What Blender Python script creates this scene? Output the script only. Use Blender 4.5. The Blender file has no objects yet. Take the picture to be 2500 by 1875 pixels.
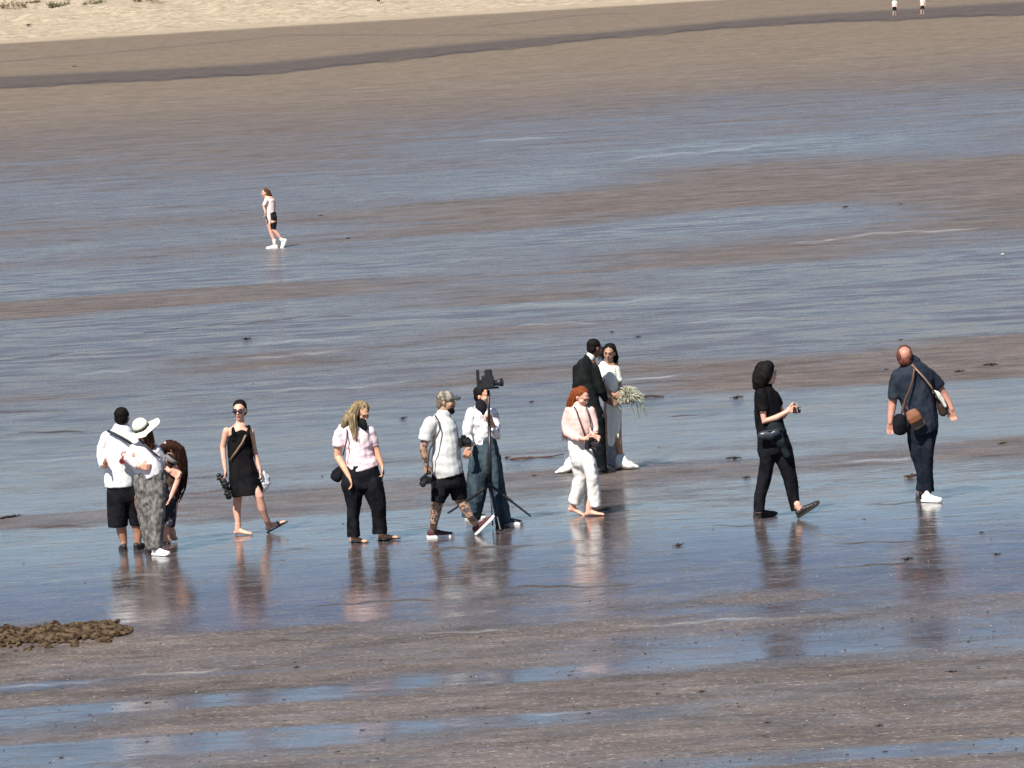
import bpy, bmesh, math, random
import numpy as np
from mathutils import Vector, Matrix, noise
random.seed(7)
rad = math.radians
sc = bpy.context.scene
C = sc.collection

# ------------------------------------------------------------------ camera
F = 12000.0            # focal length in pixels of the 2500 x 1875 photograph
H = 6.2                # camera height above the flat sand
PITCH = math.atan(925.5 / F)
ROLL = rad(3.5)
_f = Vector((0, math.cos(PITCH), -math.sin(PITCH)))
_u0 = Vector((0, math.sin(PITCH), math.cos(PITCH)))
_X = Vector((1, 0, 0))
_r = math.cos(ROLL) * _X - math.sin(ROLL) * _u0
_u = math.sin(ROLL) * _X + math.cos(ROLL) * _u0
cam = bpy.data.cameras.new('camera')
camo = bpy.data.objects.new('camera', cam)
C.objects.link(camo)
cam.sensor_width = 36.0
cam.lens = F / 2500 * 36.0
cam.clip_start = 0.5
cam.clip_end = 9000
camo.matrix_world = Matrix(((_r.x, _u.x, -_f.x, 0), (_r.y, _u.y, -_f.y, 0), (_r.z, _u.z, -_f.z, H), (0, 0, 0, 1)))
sc.camera = camo

# ------------------------------------------------------------------ sky, sun, exposure
SUN_EL, SUN_AZ = rad(50), math.atan2(-0.50, -0.86)     # azimuth from +Y towards +X: the sun stands behind the camera, to the left
sun_dir = Vector((math.sin(SUN_AZ) * math.cos(SUN_EL), math.cos(SUN_AZ) * math.cos(SUN_EL), math.sin(SUN_EL)))
world = bpy.data.worlds.new('World')
sc.world = world
world.use_nodes = True
wn = world.node_tree.nodes
bg = wn['Background']
sky = wn.new('ShaderNodeTexSky')
sky.sky_type = 'NISHITA'
sky.sun_disc = False
sky.sun_elevation = SUN_EL
sky.sun_rotation = SUN_AZ
sky.altitude = 0
sky.air_density = 0.9
sky.dust_density = 0.0
sky.ozone_density = 4.2
world.node_tree.links.new(sky.outputs[0], bg.inputs[0])
bg.inputs[1].default_value = 0.060
sl = bpy.data.lights.new('sun', 'SUN')
sl.energy = 5.0
sl.angle = rad(0.5)
sl.color = (1.0, 0.95, 0.88)
so = bpy.data.objects.new('sun', sl)
so.rotation_euler = (-sun_dir).to_track_quat('-Z', 'Y').to_euler()
C.objects.link(so)
sc.view_settings.view_transform = 'Standard'
sc.view_settings.look = 'None'
sc.view_settings.exposure = 0.64
sc.view_settings.gamma = 1.0
sc.view_settings.use_curve_mapping = False
sc.cycles.max_bounces = 6

# ------------------------------------------------------------------ the beach profile and the pixel -> place helpers
# flat under the people, then the sand rounds off gently towards the lookout
_hump = [(58.0, 0.0)]
_z, _y = 0.0, 58.0
while _y > 47.5:
    _s = .0100 * (58 - _y) if _y > 51.6 else .064 * max(0.0, (_y - 47.5) / 4.1)
    _y -= .25; _z -= _s * .25
    _hump.append((_y, _z))
PROF = [(-400, _z - .2), (0, _z)] + _hump[::-1] + [(130, 0), (200, 0.22), (300, 0.80), (400, 1.62), (500, 2.80), (600, 4.1), (680, 5.25), (700, 5.6), (712, 7.4), (745, 12.2), (800, 15.0), (1000, 17.0), (6000, 18.0)]
PY = np.array([a for a, b in PROF]); PZ = np.array([b for a, b in PROF])

def zprof(Y):
    return float(np.interp(Y, PY, PZ))

def ray(px, py):
    return _f + _r * ((px - 1250) / F) - _u * ((py - 937.5) / F)

def at(px, py, Y):
    d = ray(px, py)
    t = Y / d.y
    return Vector((d.x * t, Y, H + d.z * t))

def gpt(px, py):
    """where the sight line of this pixel meets the sand"""
    d = ray(px, py)
    lo, hi = 20.0, 20.0
    while hi < 3000:
        t = hi / d.y
        if H + d.z * t < zprof(hi):
            break
        lo = hi; hi += 2.0
    for _ in range(30):
        m = (lo + hi) / 2
        if H + d.z * (m / d.y) < zprof(m):
            hi = m
        else:
            lo = m
    t = hi / d.y
    return Vector((d.x * t, hi, zprof(hi)))

# ------------------------------------------------------------------ materials
def mat_new(name):
    m = bpy.data.materials.new(name)
    m.use_nodes = True
    nt = m.node_tree
    return m, nt, nt.nodes, nt.links, nt.nodes['Principled BSDF']

def cloth(name, col, col2=None, scale=30.0, thr=(0.45, 0.55), rough=0.85, bump=0.35, kind='noise', stretch=(1, 1, 1), sheen=0.0):
    m, nt, N, L, b = mat_new(name)
    b.inputs['Roughness'].default_value = rough
    b.inputs['Specular IOR Level'].default_value = 0.06
    tc = N.new('ShaderNodeTexCoord')
    mp = N.new('ShaderNodeMapping'); mp.inputs['Scale'].default_value = stretch
    L.new(tc.outputs['Object'], mp.inputs[0])
    if col2 is None:
        col2 = tuple(c * 0.82 for c in col)
        t = N.new('ShaderNodeTexNoise'); t.inputs['Scale'].default_value = 9; t.inputs['Detail'].default_value = 4
        thr = (0.3, 0.75)
        out = t.outputs['Fac']
    elif kind == 'voronoi':
        t = N.new('ShaderNodeTexVoronoi'); t.inputs['Scale'].default_value = scale
        out = t.outputs['Distance']
    else:
        t = N.new('ShaderNodeTexNoise'); t.inputs['Scale'].default_value = scale; t.inputs['Detail'].default_value = 3
        out = t.outputs['Fac']
    L.new(mp.outputs[0], t.inputs['Vector'])
    r = N.new('ShaderNodeValToRGB')
    r.color_ramp.elements[0].position = thr[0]; r.color_ramp.elements[1].position = thr[1]
    r.color_ramp.elements[0].color = (*col, 1); r.color_ramp.elements[1].color = (*col2, 1)
    L.new(out, r.inputs[0]); L.new(r.outputs[0], b.inputs['Base Color'])
    n2 = N.new('ShaderNodeTexNoise'); n2.inputs['Scale'].default_value = 45; n2.inputs['Detail'].default_value = 3
    L.new(mp.outputs[0], n2.inputs['Vector'])
    bp = N.new('ShaderNodeBump'); bp.inputs['Strength'].default_value = bump; bp.inputs['Distance'].default_value = 0.01
    L.new(n2.outputs['Fac'], bp.inputs['Height']); L.new(bp.outputs[0], b.inputs['Normal'])
    return m

def skin(name, col, tattoo=False):
    m, nt, N, L, b = mat_new(name)
    b.inputs['Roughness'].default_value = 0.5
    b.inputs['Specular IOR Level'].default_value = 0.35
    b.inputs['Subsurface Weight'].default_value = 0.08
    b.inputs['Subsurface Scale'].default_value = 0.02
    tc = N.new('ShaderNodeTexCoord')
    t = N.new('ShaderNodeTexNoise'); t.inputs['Scale'].default_value = 14; t.inputs['Detail'].default_value = 4
    L.new(tc.outputs['Object'], t.inputs['Vector'])
    r = N.new('ShaderNodeValToRGB')
    r.color_ramp.elements[0].position = 0.3; r.color_ramp.elements[1].position = 0.75
    r.color_ramp.elements[0].color = (col[0] * .88, col[1] * .75, col[2] * .7, 1); r.color_ramp.elements[1].color = (*col, 1)
    L.new(t.outputs['Fac'], r.inputs[0])
    out = r.outputs[0]
    if tattoo:
        v = N.new('ShaderNodeTexNoise'); v.inputs['Scale'].default_value = 22; v.inputs['Detail'].default_value = 2; v.inputs['Distortion'].default_value = 1.5
        L.new(tc.outputs['Object'], v.inputs['Vector'])
        r2 = N.new('ShaderNodeValToRGB'); r2.color_ramp.elements[0].position = .50; r2.color_ramp.elements[1].position = .56
        L.new(v.outputs['Fac'], r2.inputs[0])
        sx = N.new('ShaderNodeSeparateXYZ'); L.new(tc.outputs['Object'], sx.inputs[0])
        lt = N.new('ShaderNodeMath'); lt.operation = 'LESS_THAN'; lt.inputs[1].default_value = 1.22
        L.new(sx.outputs['Z'], lt.inputs[0])
        mu = N.new('ShaderNodeMath'); mu.operation = 'MULTIPLY'; L.new(lt.outputs[0], mu.inputs[0]); L.new(r2.outputs[0], mu.inputs[1])
        mx = N.new('ShaderNodeMix'); mx.data_type = 'RGBA'
        L.new(mu.outputs[0], mx.inputs[0]); L.new(out, mx.inputs[6]); mx.inputs[7].default_value = (0.06, 0.055, 0.06, 1)
        out = mx.outputs[2]
    L.new(out, b.inputs['Base Color'])
    return m

def hairm(name, col, col2):
    m, nt, N, L, b = mat_new(name)
    b.inputs['Roughness'].default_value = 0.6
    b.inputs['Specular IOR Level'].default_value = 0.06
    tc = N.new('ShaderNodeTexCoord')
    mp = N.new('ShaderNodeMapping'); mp.inputs['Scale'].default_value = (60, 60, 7)
    L.new(tc.outputs['Object'], mp.inputs[0])
    t = N.new('ShaderNodeTexNoise'); t.inputs['Scale'].default_value = 1.3; t.inputs['Detail'].default_value = 4
    L.new(mp.outputs[0], t.inputs['Vector'])
    r = N.new('ShaderNodeValToRGB')
    r.color_ramp.elements[0].position = 0.38; r.color_ramp.elements[1].position = 0.62
    r.color_ramp.elements[0].color = (*col, 1); r.color_ramp.elements[1].color = (*col2, 1)
    L.new(t.outputs['Fac'], r.inputs[0]); L.new(r.outputs[0], b.inputs['Base Color'])
    bp = N.new('ShaderNodeBump'); bp.inputs['Strength'].default_value = 0.6; bp.inputs['Distance'].default_value = 0.01
    L.new(t.outputs['Fac'], bp.inputs['Height']); L.new(bp.outputs[0], b.inputs['Normal'])
    return m

def plain(name, col, rough=0.5, metal=0.0, var=0.15, spec=0.4):
    m, nt, N, L, b = mat_new(name)
    b.inputs['Roughness'].default_value = rough
    b.inputs['Metallic'].default_value = metal
    b.inputs['Specular IOR Level'].default_value = spec
    tc = N.new('ShaderNodeTexCoord')
    t = N.new('ShaderNodeTexNoise'); t.inputs['Scale'].default_value = 35; t.inputs['Detail'].default_value = 3
    L.new(tc.outputs['Object'], t.inputs['Vector'])
    r = N.new('ShaderNodeValToRGB')
    r.color_ramp.elements[0].color = (*[c * (1 - var) for c in col], 1); r.color_ramp.elements[1].color = (*[min(1, c * (1 + var)) for c in col], 1)
    L.new(t.outputs['Fac'], r.inputs[0]); L.new(r.outputs[0], b.inputs['Base Color'])
    return m

# ------------------------------------------------------------------ the sand sheet
# wetness of the sand by column of the photograph (x: list of (y, wetness)); laid out on the ground where it lies
WCOL = {
 0: [(-400,0),(100,0),(186,.02),(192,.02),(212,.02),(219,.02),(330,.06),(400,.2),(450,.38),(500,.45),(555,.4),(575,.28),(600,.35),(612,.55),(636,.5),(650,.28),(665,.45),(676,.85),(730,.85),(738,.25),(752,.12),(780,.2),(792,.7),(830,.78),(870,.72),(893,.85),(905,.7),(950,.6),(962,.45),(978,.3),(995,.6),(1020,.78),(1200,.82),(1255,.8),(1266,.25),(1290,.22),(1303,.8),(1400,.92),(1505,.9),(1540,.25),(1560,.08),(1666,.1),(1673,.75),(1686,.7),(1694,.12),(1728,.1),(1733,.95),(1764,.9),(1772,.65),(1792,.45),(1802,.12),(1819,.1),(1827,.95),(1880,.95),(1960,.1)],
 625: [(-400,0),(100,0),(152,.02),(158,.02),(182,.02),(188,.02),(320,.06),(400,.22),(450,.42),(500,.42),(540,.3),(556,.5),(578,.5),(595,.3),(612,.3),(628,.55),(655,.7),(664,.88),(688,.88),(697,.15),(730,.12),(742,.65),(795,.75),(812,.7),(833,.85),(842,.6),(858,.5),(866,.2),(895,.2),(908,.5),(938,.6),(950,.75),(962,.5),(976,.42),(992,.7),(1040,.8),(1125,.75),(1150,.6),(1185,.55),(1205,.2),(1258,.22),(1272,.8),(1350,.92),(1520,.92),(1534,.75),(1541,.1),(1632,.08),(1640,.5),(1645,.12),(1680,.12),(1688,.95),(1716,.92),(1722,.08),(1776,.05),(1783,.92),(1826,.92),(1834,.25),(1850,.1),(1960,.05)],
 1250: [(-400,0),(60,0),(90,.02),(97,.02),(114,.02),(120,.02),(250,.06),(290,.25),(330,.38),(400,.42),(425,.55),(465,.6),(480,.22),(500,.08),(555,.14),(566,.5),(600,.6),(622,.42),(660,.45),(698,.3),(738,.18),(746,.9),(774,.88),(782,.5),(800,.28),(826,.3),(840,.6),(885,.6),(900,.22),(930,.22),(942,.65),(1000,.78),(1095,.78),(1108,.55),(1120,.85),(1146,.75),(1156,.28),(1195,.3),(1215,.6),(1275,.8),(1420,.9),(1436,.55),(1480,.55),(1495,.7),(1522,.6),(1534,.2),(1560,.1),(1630,.12),(1640,.9),(1664,.88),(1671,.08),(1740,.05),(1748,.6),(1772,.6),(1780,.05),(1960,.0)],
 1875: [(-400,0),(30,0),(38,.05),(44,.05),(60,.05),(66,.05),(200,.06),(238,.3),(330,.4),(345,.75),(368,.7),(380,.5),(398,.2),(420,.04),(492,.06),(508,.4),(525,.75),(556,.7),(570,.35),(602,.2),(638,.15),(650,.55),(700,.65),(790,.72),(800,.85),(822,.6),(862,.62),(880,.18),(905,.08),(948,.1),(962,.85),(1058,.85),(1075,.6),(1112,.6),(1128,.28),(1158,.3),(1172,.6),(1240,.75),(1280,.9),(1400,.88),(1436,.7),(1446,.35),(1466,.35),(1478,.7),(1500,.6),(1512,.25),(1530,.28),(1545,.5),(1575,.55),(1583,.85),(1604,.8),(1618,.3),(1640,.12),(1700,.06),(1828,.0),(1844,.6),(1864,.6),(1872,.05),(1960,0)],
 2500: [(-400,0),(0,.02),(6,.03),(30,.03),(36,.03),(190,.08),(228,.35),(300,.42),(365,.45),(385,.15),(405,.03),(490,.06),(530,.2),(560,.3),(590,.4),(603,.8),(680,.8),(720,.75),(732,.55),(745,.75),(802,.85),(815,.25),(830,.06),(915,.08),(930,.85),(1058,.85),(1072,.2),(1105,.2),(1120,.45),(1155,.75),(1200,.85),(1395,.82),(1440,.65),(1455,.22),(1480,.3),(1496,.65),(1565,.65),(1580,.4),(1600,.12),(1660,.05),(1795,.0),(1805,.9),(1828,.85),(1836,.05),(1960,0)],
}
WX = sorted(WCOL)

def wet_at(px, py):
    yp = py + 0.06 * px
    vals = []
    for c in WX:
        a = WCOL[c]
        vals.append(np.interp(yp - 0.06 * c, [q[0] for q in a], [q[1] for q in a]))
    vals = np.array(vals)
    t = np.clip(px / 625.0, 0, 3.9999)
    i = t.astype(int); f = t - i
    f = f * f * (3 - 2 * f)
    idx = np.arange(len(px))
    return vals[i, idx] * (1 - f) + vals[i + 1, idx] * f

ys = []
y = 1990.0                       # rows placed by how they show from the lookout
while y > 28:
    ys.append(y); y -= 2.4 if y > 260 else 2.0
rowY = []
for ye in ys:
    g = gpt(1250, ye)
    rowY.append(g.y)
rowY = [-400, -150, -50, 0, 15, 25, 32] + sorted(set(round(v, 3) for v in rowY if v > 36))
last = rowY[-1]
rowY += [v for v in np.arange(last + 4, 800, 3.0)] + [820, 860, 920, 1000, 1300, 2000, 3500, 6000]
rowY = sorted(rowY)
tt = list(np.linspace(-0.125, 0.125, 330))
out_t = [0.15, 0.2, 0.3, 0.5, 0.8, 1.3, 2.2, 4.0]
tt = [-v for v in reversed(out_t)] + tt + out_t
RY = np.array(rowY); T = np.array(tt)
GX = T[None, :] * np.maximum(np.abs(RY), 30)[:, None] * np.ones_like(T)[None, :]
GY = np.repeat(RY[:, None], len(T), 1)
GZ = np.interp(GY, PY, PZ)
vx, vy, vz = GX.ravel(), GY.ravel(), GZ.ravel()
# where each vertex shows in the photograph
dx, dy, dz = vx, vy, vz - H
cz = dx * _f.x + dy * _f.y + dz * _f.z
cz = np.where(cz < 1, 1, cz)
ppx = 1250 + F * (dx * _r.x + dy * _r.y + dz * _r.z) / cz
ppy = 937.5 - F * (dx * _u.x + dy * _u.y + dz * _u.z) / cz
wet = wet_at(np.clip(ppx, 0, 2500), np.where(vy > 30, ppy, 1950) + 0.06 * (ppx - np.clip(ppx, 0, 2500)) * (vy > 30))
yeff = ppy + 0.0612 * (ppx - 1250)
wet = np.where((yeff > 400) & (vy > 30), wet + np.interp(yeff, [400, 480, 1180, 1260], [0, 1, 1, 0]) * (-.07 + .16 * wet), wet)
dry = np.interp(yeff, [10, 24, 34, 60, 140, 190, 240, 290, 350, 900], [1, 1, .54, .49, .42, .34, .22, .12, .02, 0.0])
dry = np.where((vy > 690), 1.0, dry)
# the stream across the upper beach and two thin creases above it
def band(xs, y0s, y1s, soft):
    a_, b_ = np.interp(ppx, xs, y0s), np.interp(ppx, xs, y1s)
    return np.clip((ppy - a_) / soft + .5, 0, 1) * np.clip((b_ - ppy) / 3.0 + .5, 0, 1) * (vy > 150)
chan = band([-600, 0, 400, 625, 1000, 1250, 1500, 1875, 2500, 3100], [226, 187, 168, 155, 118, 96, 76, 42, 4, -34], [246, 217, 196, 184, 144, 118, 92, 62, 36, -2], 9.0)
seam = band([-300, 0, 100, 250, 400, 560, 700], [170, 150, 141, 130, 114, 100, 84], [174, 153, 144, 133, 117, 103, 87], 2.0) * .55 + band([1150, 1250, 1400, 1500], [66, 56, 37, 32], [69, 59, 40, 35], 2.0) * .5 * (ppx > 1150) * (ppx < 1530)
chan = np.clip(chan + seam * (ppx < 1530), 0, 1)
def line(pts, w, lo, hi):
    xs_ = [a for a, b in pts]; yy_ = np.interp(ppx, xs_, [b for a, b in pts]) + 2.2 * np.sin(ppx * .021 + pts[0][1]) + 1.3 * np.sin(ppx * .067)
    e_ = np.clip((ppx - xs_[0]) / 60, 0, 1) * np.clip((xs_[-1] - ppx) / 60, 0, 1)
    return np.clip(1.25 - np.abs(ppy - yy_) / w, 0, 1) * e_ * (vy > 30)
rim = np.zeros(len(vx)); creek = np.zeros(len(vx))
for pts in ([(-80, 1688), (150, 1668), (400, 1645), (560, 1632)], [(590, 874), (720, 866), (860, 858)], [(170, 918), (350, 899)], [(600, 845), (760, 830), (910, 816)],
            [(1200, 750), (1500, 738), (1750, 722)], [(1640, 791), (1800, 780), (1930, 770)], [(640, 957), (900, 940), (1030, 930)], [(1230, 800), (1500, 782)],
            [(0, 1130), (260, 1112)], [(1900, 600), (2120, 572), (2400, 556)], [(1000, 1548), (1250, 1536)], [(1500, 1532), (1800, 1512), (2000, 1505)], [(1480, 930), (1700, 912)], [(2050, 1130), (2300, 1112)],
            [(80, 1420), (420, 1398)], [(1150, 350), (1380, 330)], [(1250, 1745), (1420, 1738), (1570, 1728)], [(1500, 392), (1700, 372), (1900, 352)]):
    rim = np.maximum(rim, line(pts, 2.6, 0, 1))  # thin lines where the edge of the water film glints
for pts in ([(-200, 226), (0, 214), (400, 193), (625, 182), (1000, 143), (1250, 117), (1500, 92), (1875, 60), (2500, 34), (2700, 22)], [(-80, 888), (11, 877), (254, 860)], [(270, 818), (424, 806), (525, 795), (678, 781), (910, 768)], [(-60, 1010), (200, 1000)], [(1220, 1435), (1480, 1430), (1700, 1415), (1990, 1400)],
            [(-60, 1065), (240, 1050)], [(1700, 1288), (1880, 1280)], [(2090, 1232), (2330, 1224)], [(60, 1160), (200, 1152)], [(640, 1345), (800, 1338)], [(1990, 1385), (2300, 1375)], [(1560, 1025), (1800, 1010)],
            [(420, 1205), (640, 1196)], [(1000, 1345), (1330, 1330)], [(2010, 1330), (2480, 1312)], [(60, 1290), (240, 1284)], [(700, 1480), (1100, 1462)]):
    creek = np.maximum(creek, line(pts, 2.8, 0, 1))
# gentle relief: standing water lies a few millimetres below the firm sand; the dune face is uneven
nn = np.zeros(len(vx))
for i in range(len(vx)):
    if vy[i] > 690 and abs(vx[i]) < 0.2 * vy[i]:
        nn[i] = noise.noise((vx[i] * .12, vy[i] * .12, 3.1)) * .9 + noise.noise((vx[i] * .45, vy[i] * .45, 8.1)) * .35
vz = vz + nn * np.clip((vy - 700) / 20, 0, 1)
me = bpy.data.meshes.new('sand')
nr, ncol = GX.shape
co = np.stack([vx, vy, vz], 1).astype(np.float32)
q = np.arange((nr - 1) * (ncol - 1))
r_, c_ = q // (ncol - 1), q % (ncol - 1)
a0 = r_ * ncol + c_
faces = np.stack([a0, a0 + 1, a0 + ncol + 1, a0 + ncol], 1).astype(np.int32)
me.vertices.add(len(co)); me.vertices.foreach_set('co', co.ravel())
me.loops.add(len(faces) * 4); me.loops.foreach_set('vertex_index', faces.ravel())
me.polygons.add(len(faces)); me.polygons.foreach_set('loop_start', np.arange(0, len(faces) * 4, 4, dtype=np.int32))
me.polygons.foreach_set('use_smooth', np.ones(len(faces), dtype=bool))
me.update(); me.validate()
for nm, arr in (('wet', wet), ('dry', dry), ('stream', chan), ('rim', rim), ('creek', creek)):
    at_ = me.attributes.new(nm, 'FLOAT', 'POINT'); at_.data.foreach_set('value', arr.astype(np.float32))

def sand_material():
    m, nt, N, L, b = mat_new('beach_sand')
    def math_(op, a, c=None, d=None, clamp=False):
        n = N.new('ShaderNodeMath'); n.operation = op; n.use_clamp = clamp
        for i, v in enumerate((a, c, d)):
            if v is None: continue
            if isinstance(v, (int, float)): n.inputs[i].default_value = v
            else: L.new(v, n.inputs[i])
        return n.outputs[0]
    def noise_(scale, detail=3, st=(1, 1, 1), dist=0.0, rough=.5):
        mp = N.new('ShaderNodeMapping'); mp.inputs['Scale'].default_value = st
        L.new(geo.outputs['Position'], mp.inputs[0])
        n = N.new('ShaderNodeTexNoise'); n.inputs['Scale'].default_value = scale; n.inputs['Detail'].default_value = detail
        n.inputs['Distortion'].default_value = dist; n.inputs['Roughness'].default_value = rough
        L.new(mp.outputs[0], n.inputs['Vector'])
        return n.outputs['Fac']
    def ramp(v, lo, hi, a=0.0, c=1.0):
        n = N.new('ShaderNodeMapRange'); n.inputs[1].default_value = lo; n.inputs[2].default_value = hi
        n.inputs[3].default_value = a; n.inputs[4].default_value = c; n.interpolation_type = 'SMOOTHSTEP'
        L.new(v, n.inputs[0]); return n.outputs[0]
    def mixc(f, a, c):
        n = N.new('ShaderNodeMix'); n.data_type = 'RGBA'
        L.new(f, n.inputs[0])
        for i, v in ((6, a), (7, c)):
            if isinstance(v, tuple): n.inputs[i].default_value = (*v, 1)
            else: L.new(v, n.inputs[i])
        return n.outputs[2]
    def mixf(f, a, c):
        n = N.new('ShaderNodeMix'); n.data_type = 'FLOAT'
        L.new(f, n.inputs[0])
        for i, v in ((2, a), (3, c)):
            if isinstance(v, (int, float)): n.inputs[i].default_value = v
            else: L.new(v, n.inputs[i])
        return n.outputs[0]
    geo = N.new('ShaderNodeNewGeometry')
    wa = N.new('ShaderNodeAttribute'); wa.attribute_name = 'wet'
    da = N.new('ShaderNodeAttribute'); da.attribute_name = 'dry'
    W, D = wa.outputs['Fac'], da.outputs['Fac']
    n_big = noise_(0.35, 4, (.35, 1, 1), .4)       # patches metres long
    n_mid = noise_(1.6, 4, (.48, 1, 1), .6)       # pools and ridges
    n_sm = noise_(6.0, 3, (.6, 1, 1))
    n_fine = noise_(22, 3)
    n_fr = noise_(0.5, 11, (.36, 1, 1), .4, .82)   # relief and grain at every size, so that it holds near and far
    n_f2 = noise_(1.3, 10, (.6, 1, 1), .0, .85)
    # wetness with broken edges
    sy0 = N.new('ShaderNodeSeparateXYZ'); L.new(geo.outputs['Position'], sy0.inputs[0])
    k = math_('ADD', W, math_('MULTIPLY', math_('SUBTRACT', n_big, .5), ramp(sy0.outputs['Y'], 50, 60, .25, .70)))
    k = math_('ADD', k, ramp(sy0.outputs['Y'], 49, 53, .06, 0.0))
    k = math_('ADD', k, math_('MULTIPLY', math_('SUBTRACT', n_mid, .5), .70))
    k = math_('ADD', k, math_('MULTIPLY', math_('SUBTRACT', n_sm, .5), .70))
    k = math_('ADD', k, math_('MULTIPLY', math_('SUBTRACT', n_fr, .5), 1.5))
    cr = N.new('ShaderNodeAttribute'); cr.attribute_name = 'creek'
    k = math_('SUBTRACT', k, math_('MULTIPLY', cr.outputs['Fac'], ramp(n_mid, .35, .6, 0, .9)))
    film = ramp(k, .08, .82)                      # continuous film of water
    n_d = noise_(6.0, 7, (.26, 1, 1), .6, .80)
    film = math_('MULTIPLY', film, ramp(n_d, .54, .61, 1.0, .45))
    sheen = ramp(k, -.25, .45)                    # wet but firm sand already has a sheen
    # base colours of the sand itself
    firm = mixc(n_mid, (.102, .081, .070), (.155, .125, .107))
    speck = mixc(ramp(n_fine, .58, .75), firm, (.26, .22, .19))
    speck = mixc(ramp(n_fine, .25, .36, 1, 0), speck, (.075, .062, .055))
    soaked = mixc(n_sm, (.058, .044, .044), (.100, .080, .080))
    damp = mixc(n_mid, (.135, .106, .082), (.215, .170, .130))
    drys = mixc(n_mid, (.30, .245, .175), (.42, .345, .25))
    ca = N.new('ShaderNodeAttribute'); ca.attribute_name = 'stream'
    CH = math_('MULTIPLY', ca.outputs['Fac'], ramp(n_fr, .42, .50, .55, 1.0))
    c = mixc(film, speck, soaked)
    damp2 = mixc(film, damp, (.085, .075, .078))
    c = mixc(ramp(math_('ADD', D, math_('MULTIPLY', math_('SUBTRACT', n_fr, .5), .45)), .10, .42), c, damp2)
    c = mixc(ramp(math_('ADD', D, math_('MULTIPLY', math_('SUBTRACT', n_big, .5), .25)), .55, .85), c, drys)
    c = mixc(CH, c, (.080, .066, .060))
    c = mixc(ramp(n_fine, .52, .80, 0, .30), c, (.42, .36, .29))
    c = mixc(ramp(n_fine, .20, .42, .35, 0), c, (.05, .042, .036))
    rim_glint = N.new('ShaderNodeAttribute'); rim_glint.attribute_name = 'rim'
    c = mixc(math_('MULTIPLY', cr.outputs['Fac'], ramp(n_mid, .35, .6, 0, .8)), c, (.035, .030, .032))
    c = mixc(math_('MULTIPLY', rim_glint.outputs['Fac'], ramp(n_mid, .35, .62, .1, .75)), c, (.34, .33, .32))  # bright reflection along the film edges, painted as pale base colour
    gr = math_('ADD', .98, math_('MULTIPLY', math_('SUBTRACT', n_f2, .5), 3.2))
    gr = math_('ADD', gr, math_('MULTIPLY', math_('SUBTRACT', n_fr, .5), 1.3))
    vm = N.new('ShaderNodeVectorMath'); vm.operation = 'SCALE'
    L.new(c, vm.inputs[0]); L.new(math_('MAXIMUM', gr, .35), vm.inputs[3])
    L.new(vm.outputs[0], b.inputs['Base Color'])
    sy = N.new('ShaderNodeSeparateXYZ'); L.new(geo.outputs['Position'], sy.inputs[0])
    farr = ramp(sy.outputs['Y'], 57, 85)
    rg = mixf(film, mixf(sheen, .70, .42), .04)
    rg = mixf(ramp(D, .1, .4), rg, mixf(film, .95, .4))
    rg = mixf(math_('MULTIPLY', film, farr), rg, ramp(math_('ADD', n_fr, math_('MULTIPLY', n_mid, .6)), .66, .94, .08, .36))
    rg = math_('ADD', rg, math_('MULTIPLY', math_('SUBTRACT', n_sm, .5), .04))
    L.new(rg, b.inputs['Roughness'])
    sp = mixf(film, mixf(sheen, .15, .42), .75)
    sp = mixf(ramp(D, .1, .45), sp, mixf(film, 0.0, .45))
    sp = mixf(CH, sp, .16)
    L.new(sp, b.inputs['Specular IOR Level'])
    b.inputs['IOR'].default_value = 1.50
    # relief: ripples in the firm sand, faint wavelets and grit in the film
    h1 = noise_(7.5, 4, (.45, 1, 1), .8, .6)
    h2 = noise_(2.2, 2, (.35, 1, 1), .5)
    h = math_('ADD', math_('MULTIPLY', h1, 1.0), math_('MULTIPLY', h2, 1.6))
    h = math_('ADD', h, math_('MULTIPLY', n_fine, .35))
    h = math_('ADD', h, math_('MULTIPLY', n_fr, 1.2))
    bp = N.new('ShaderNodeBump')
    L.new(h, bp.inputs['Height'])
    far = ramp(sy.outputs['Y'], 58, 95)            # the outer flats are more rippled by the breeze
    L.new(mixf(film, .045, mixf(far, .0024, .016)), bp.inputs['Distance'])
    bp.inputs['Strength'].default_value = 1.0
    L.new(bp.outputs[0], b.inputs['Normal'])
    return m
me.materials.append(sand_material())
sand = bpy.data.objects.new('beach', me)
sand['kind'] = 'structure'
C.objects.link(sand)

# ------------------------------------------------------------------ building people and things
SEG = 16
V = Vector

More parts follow.
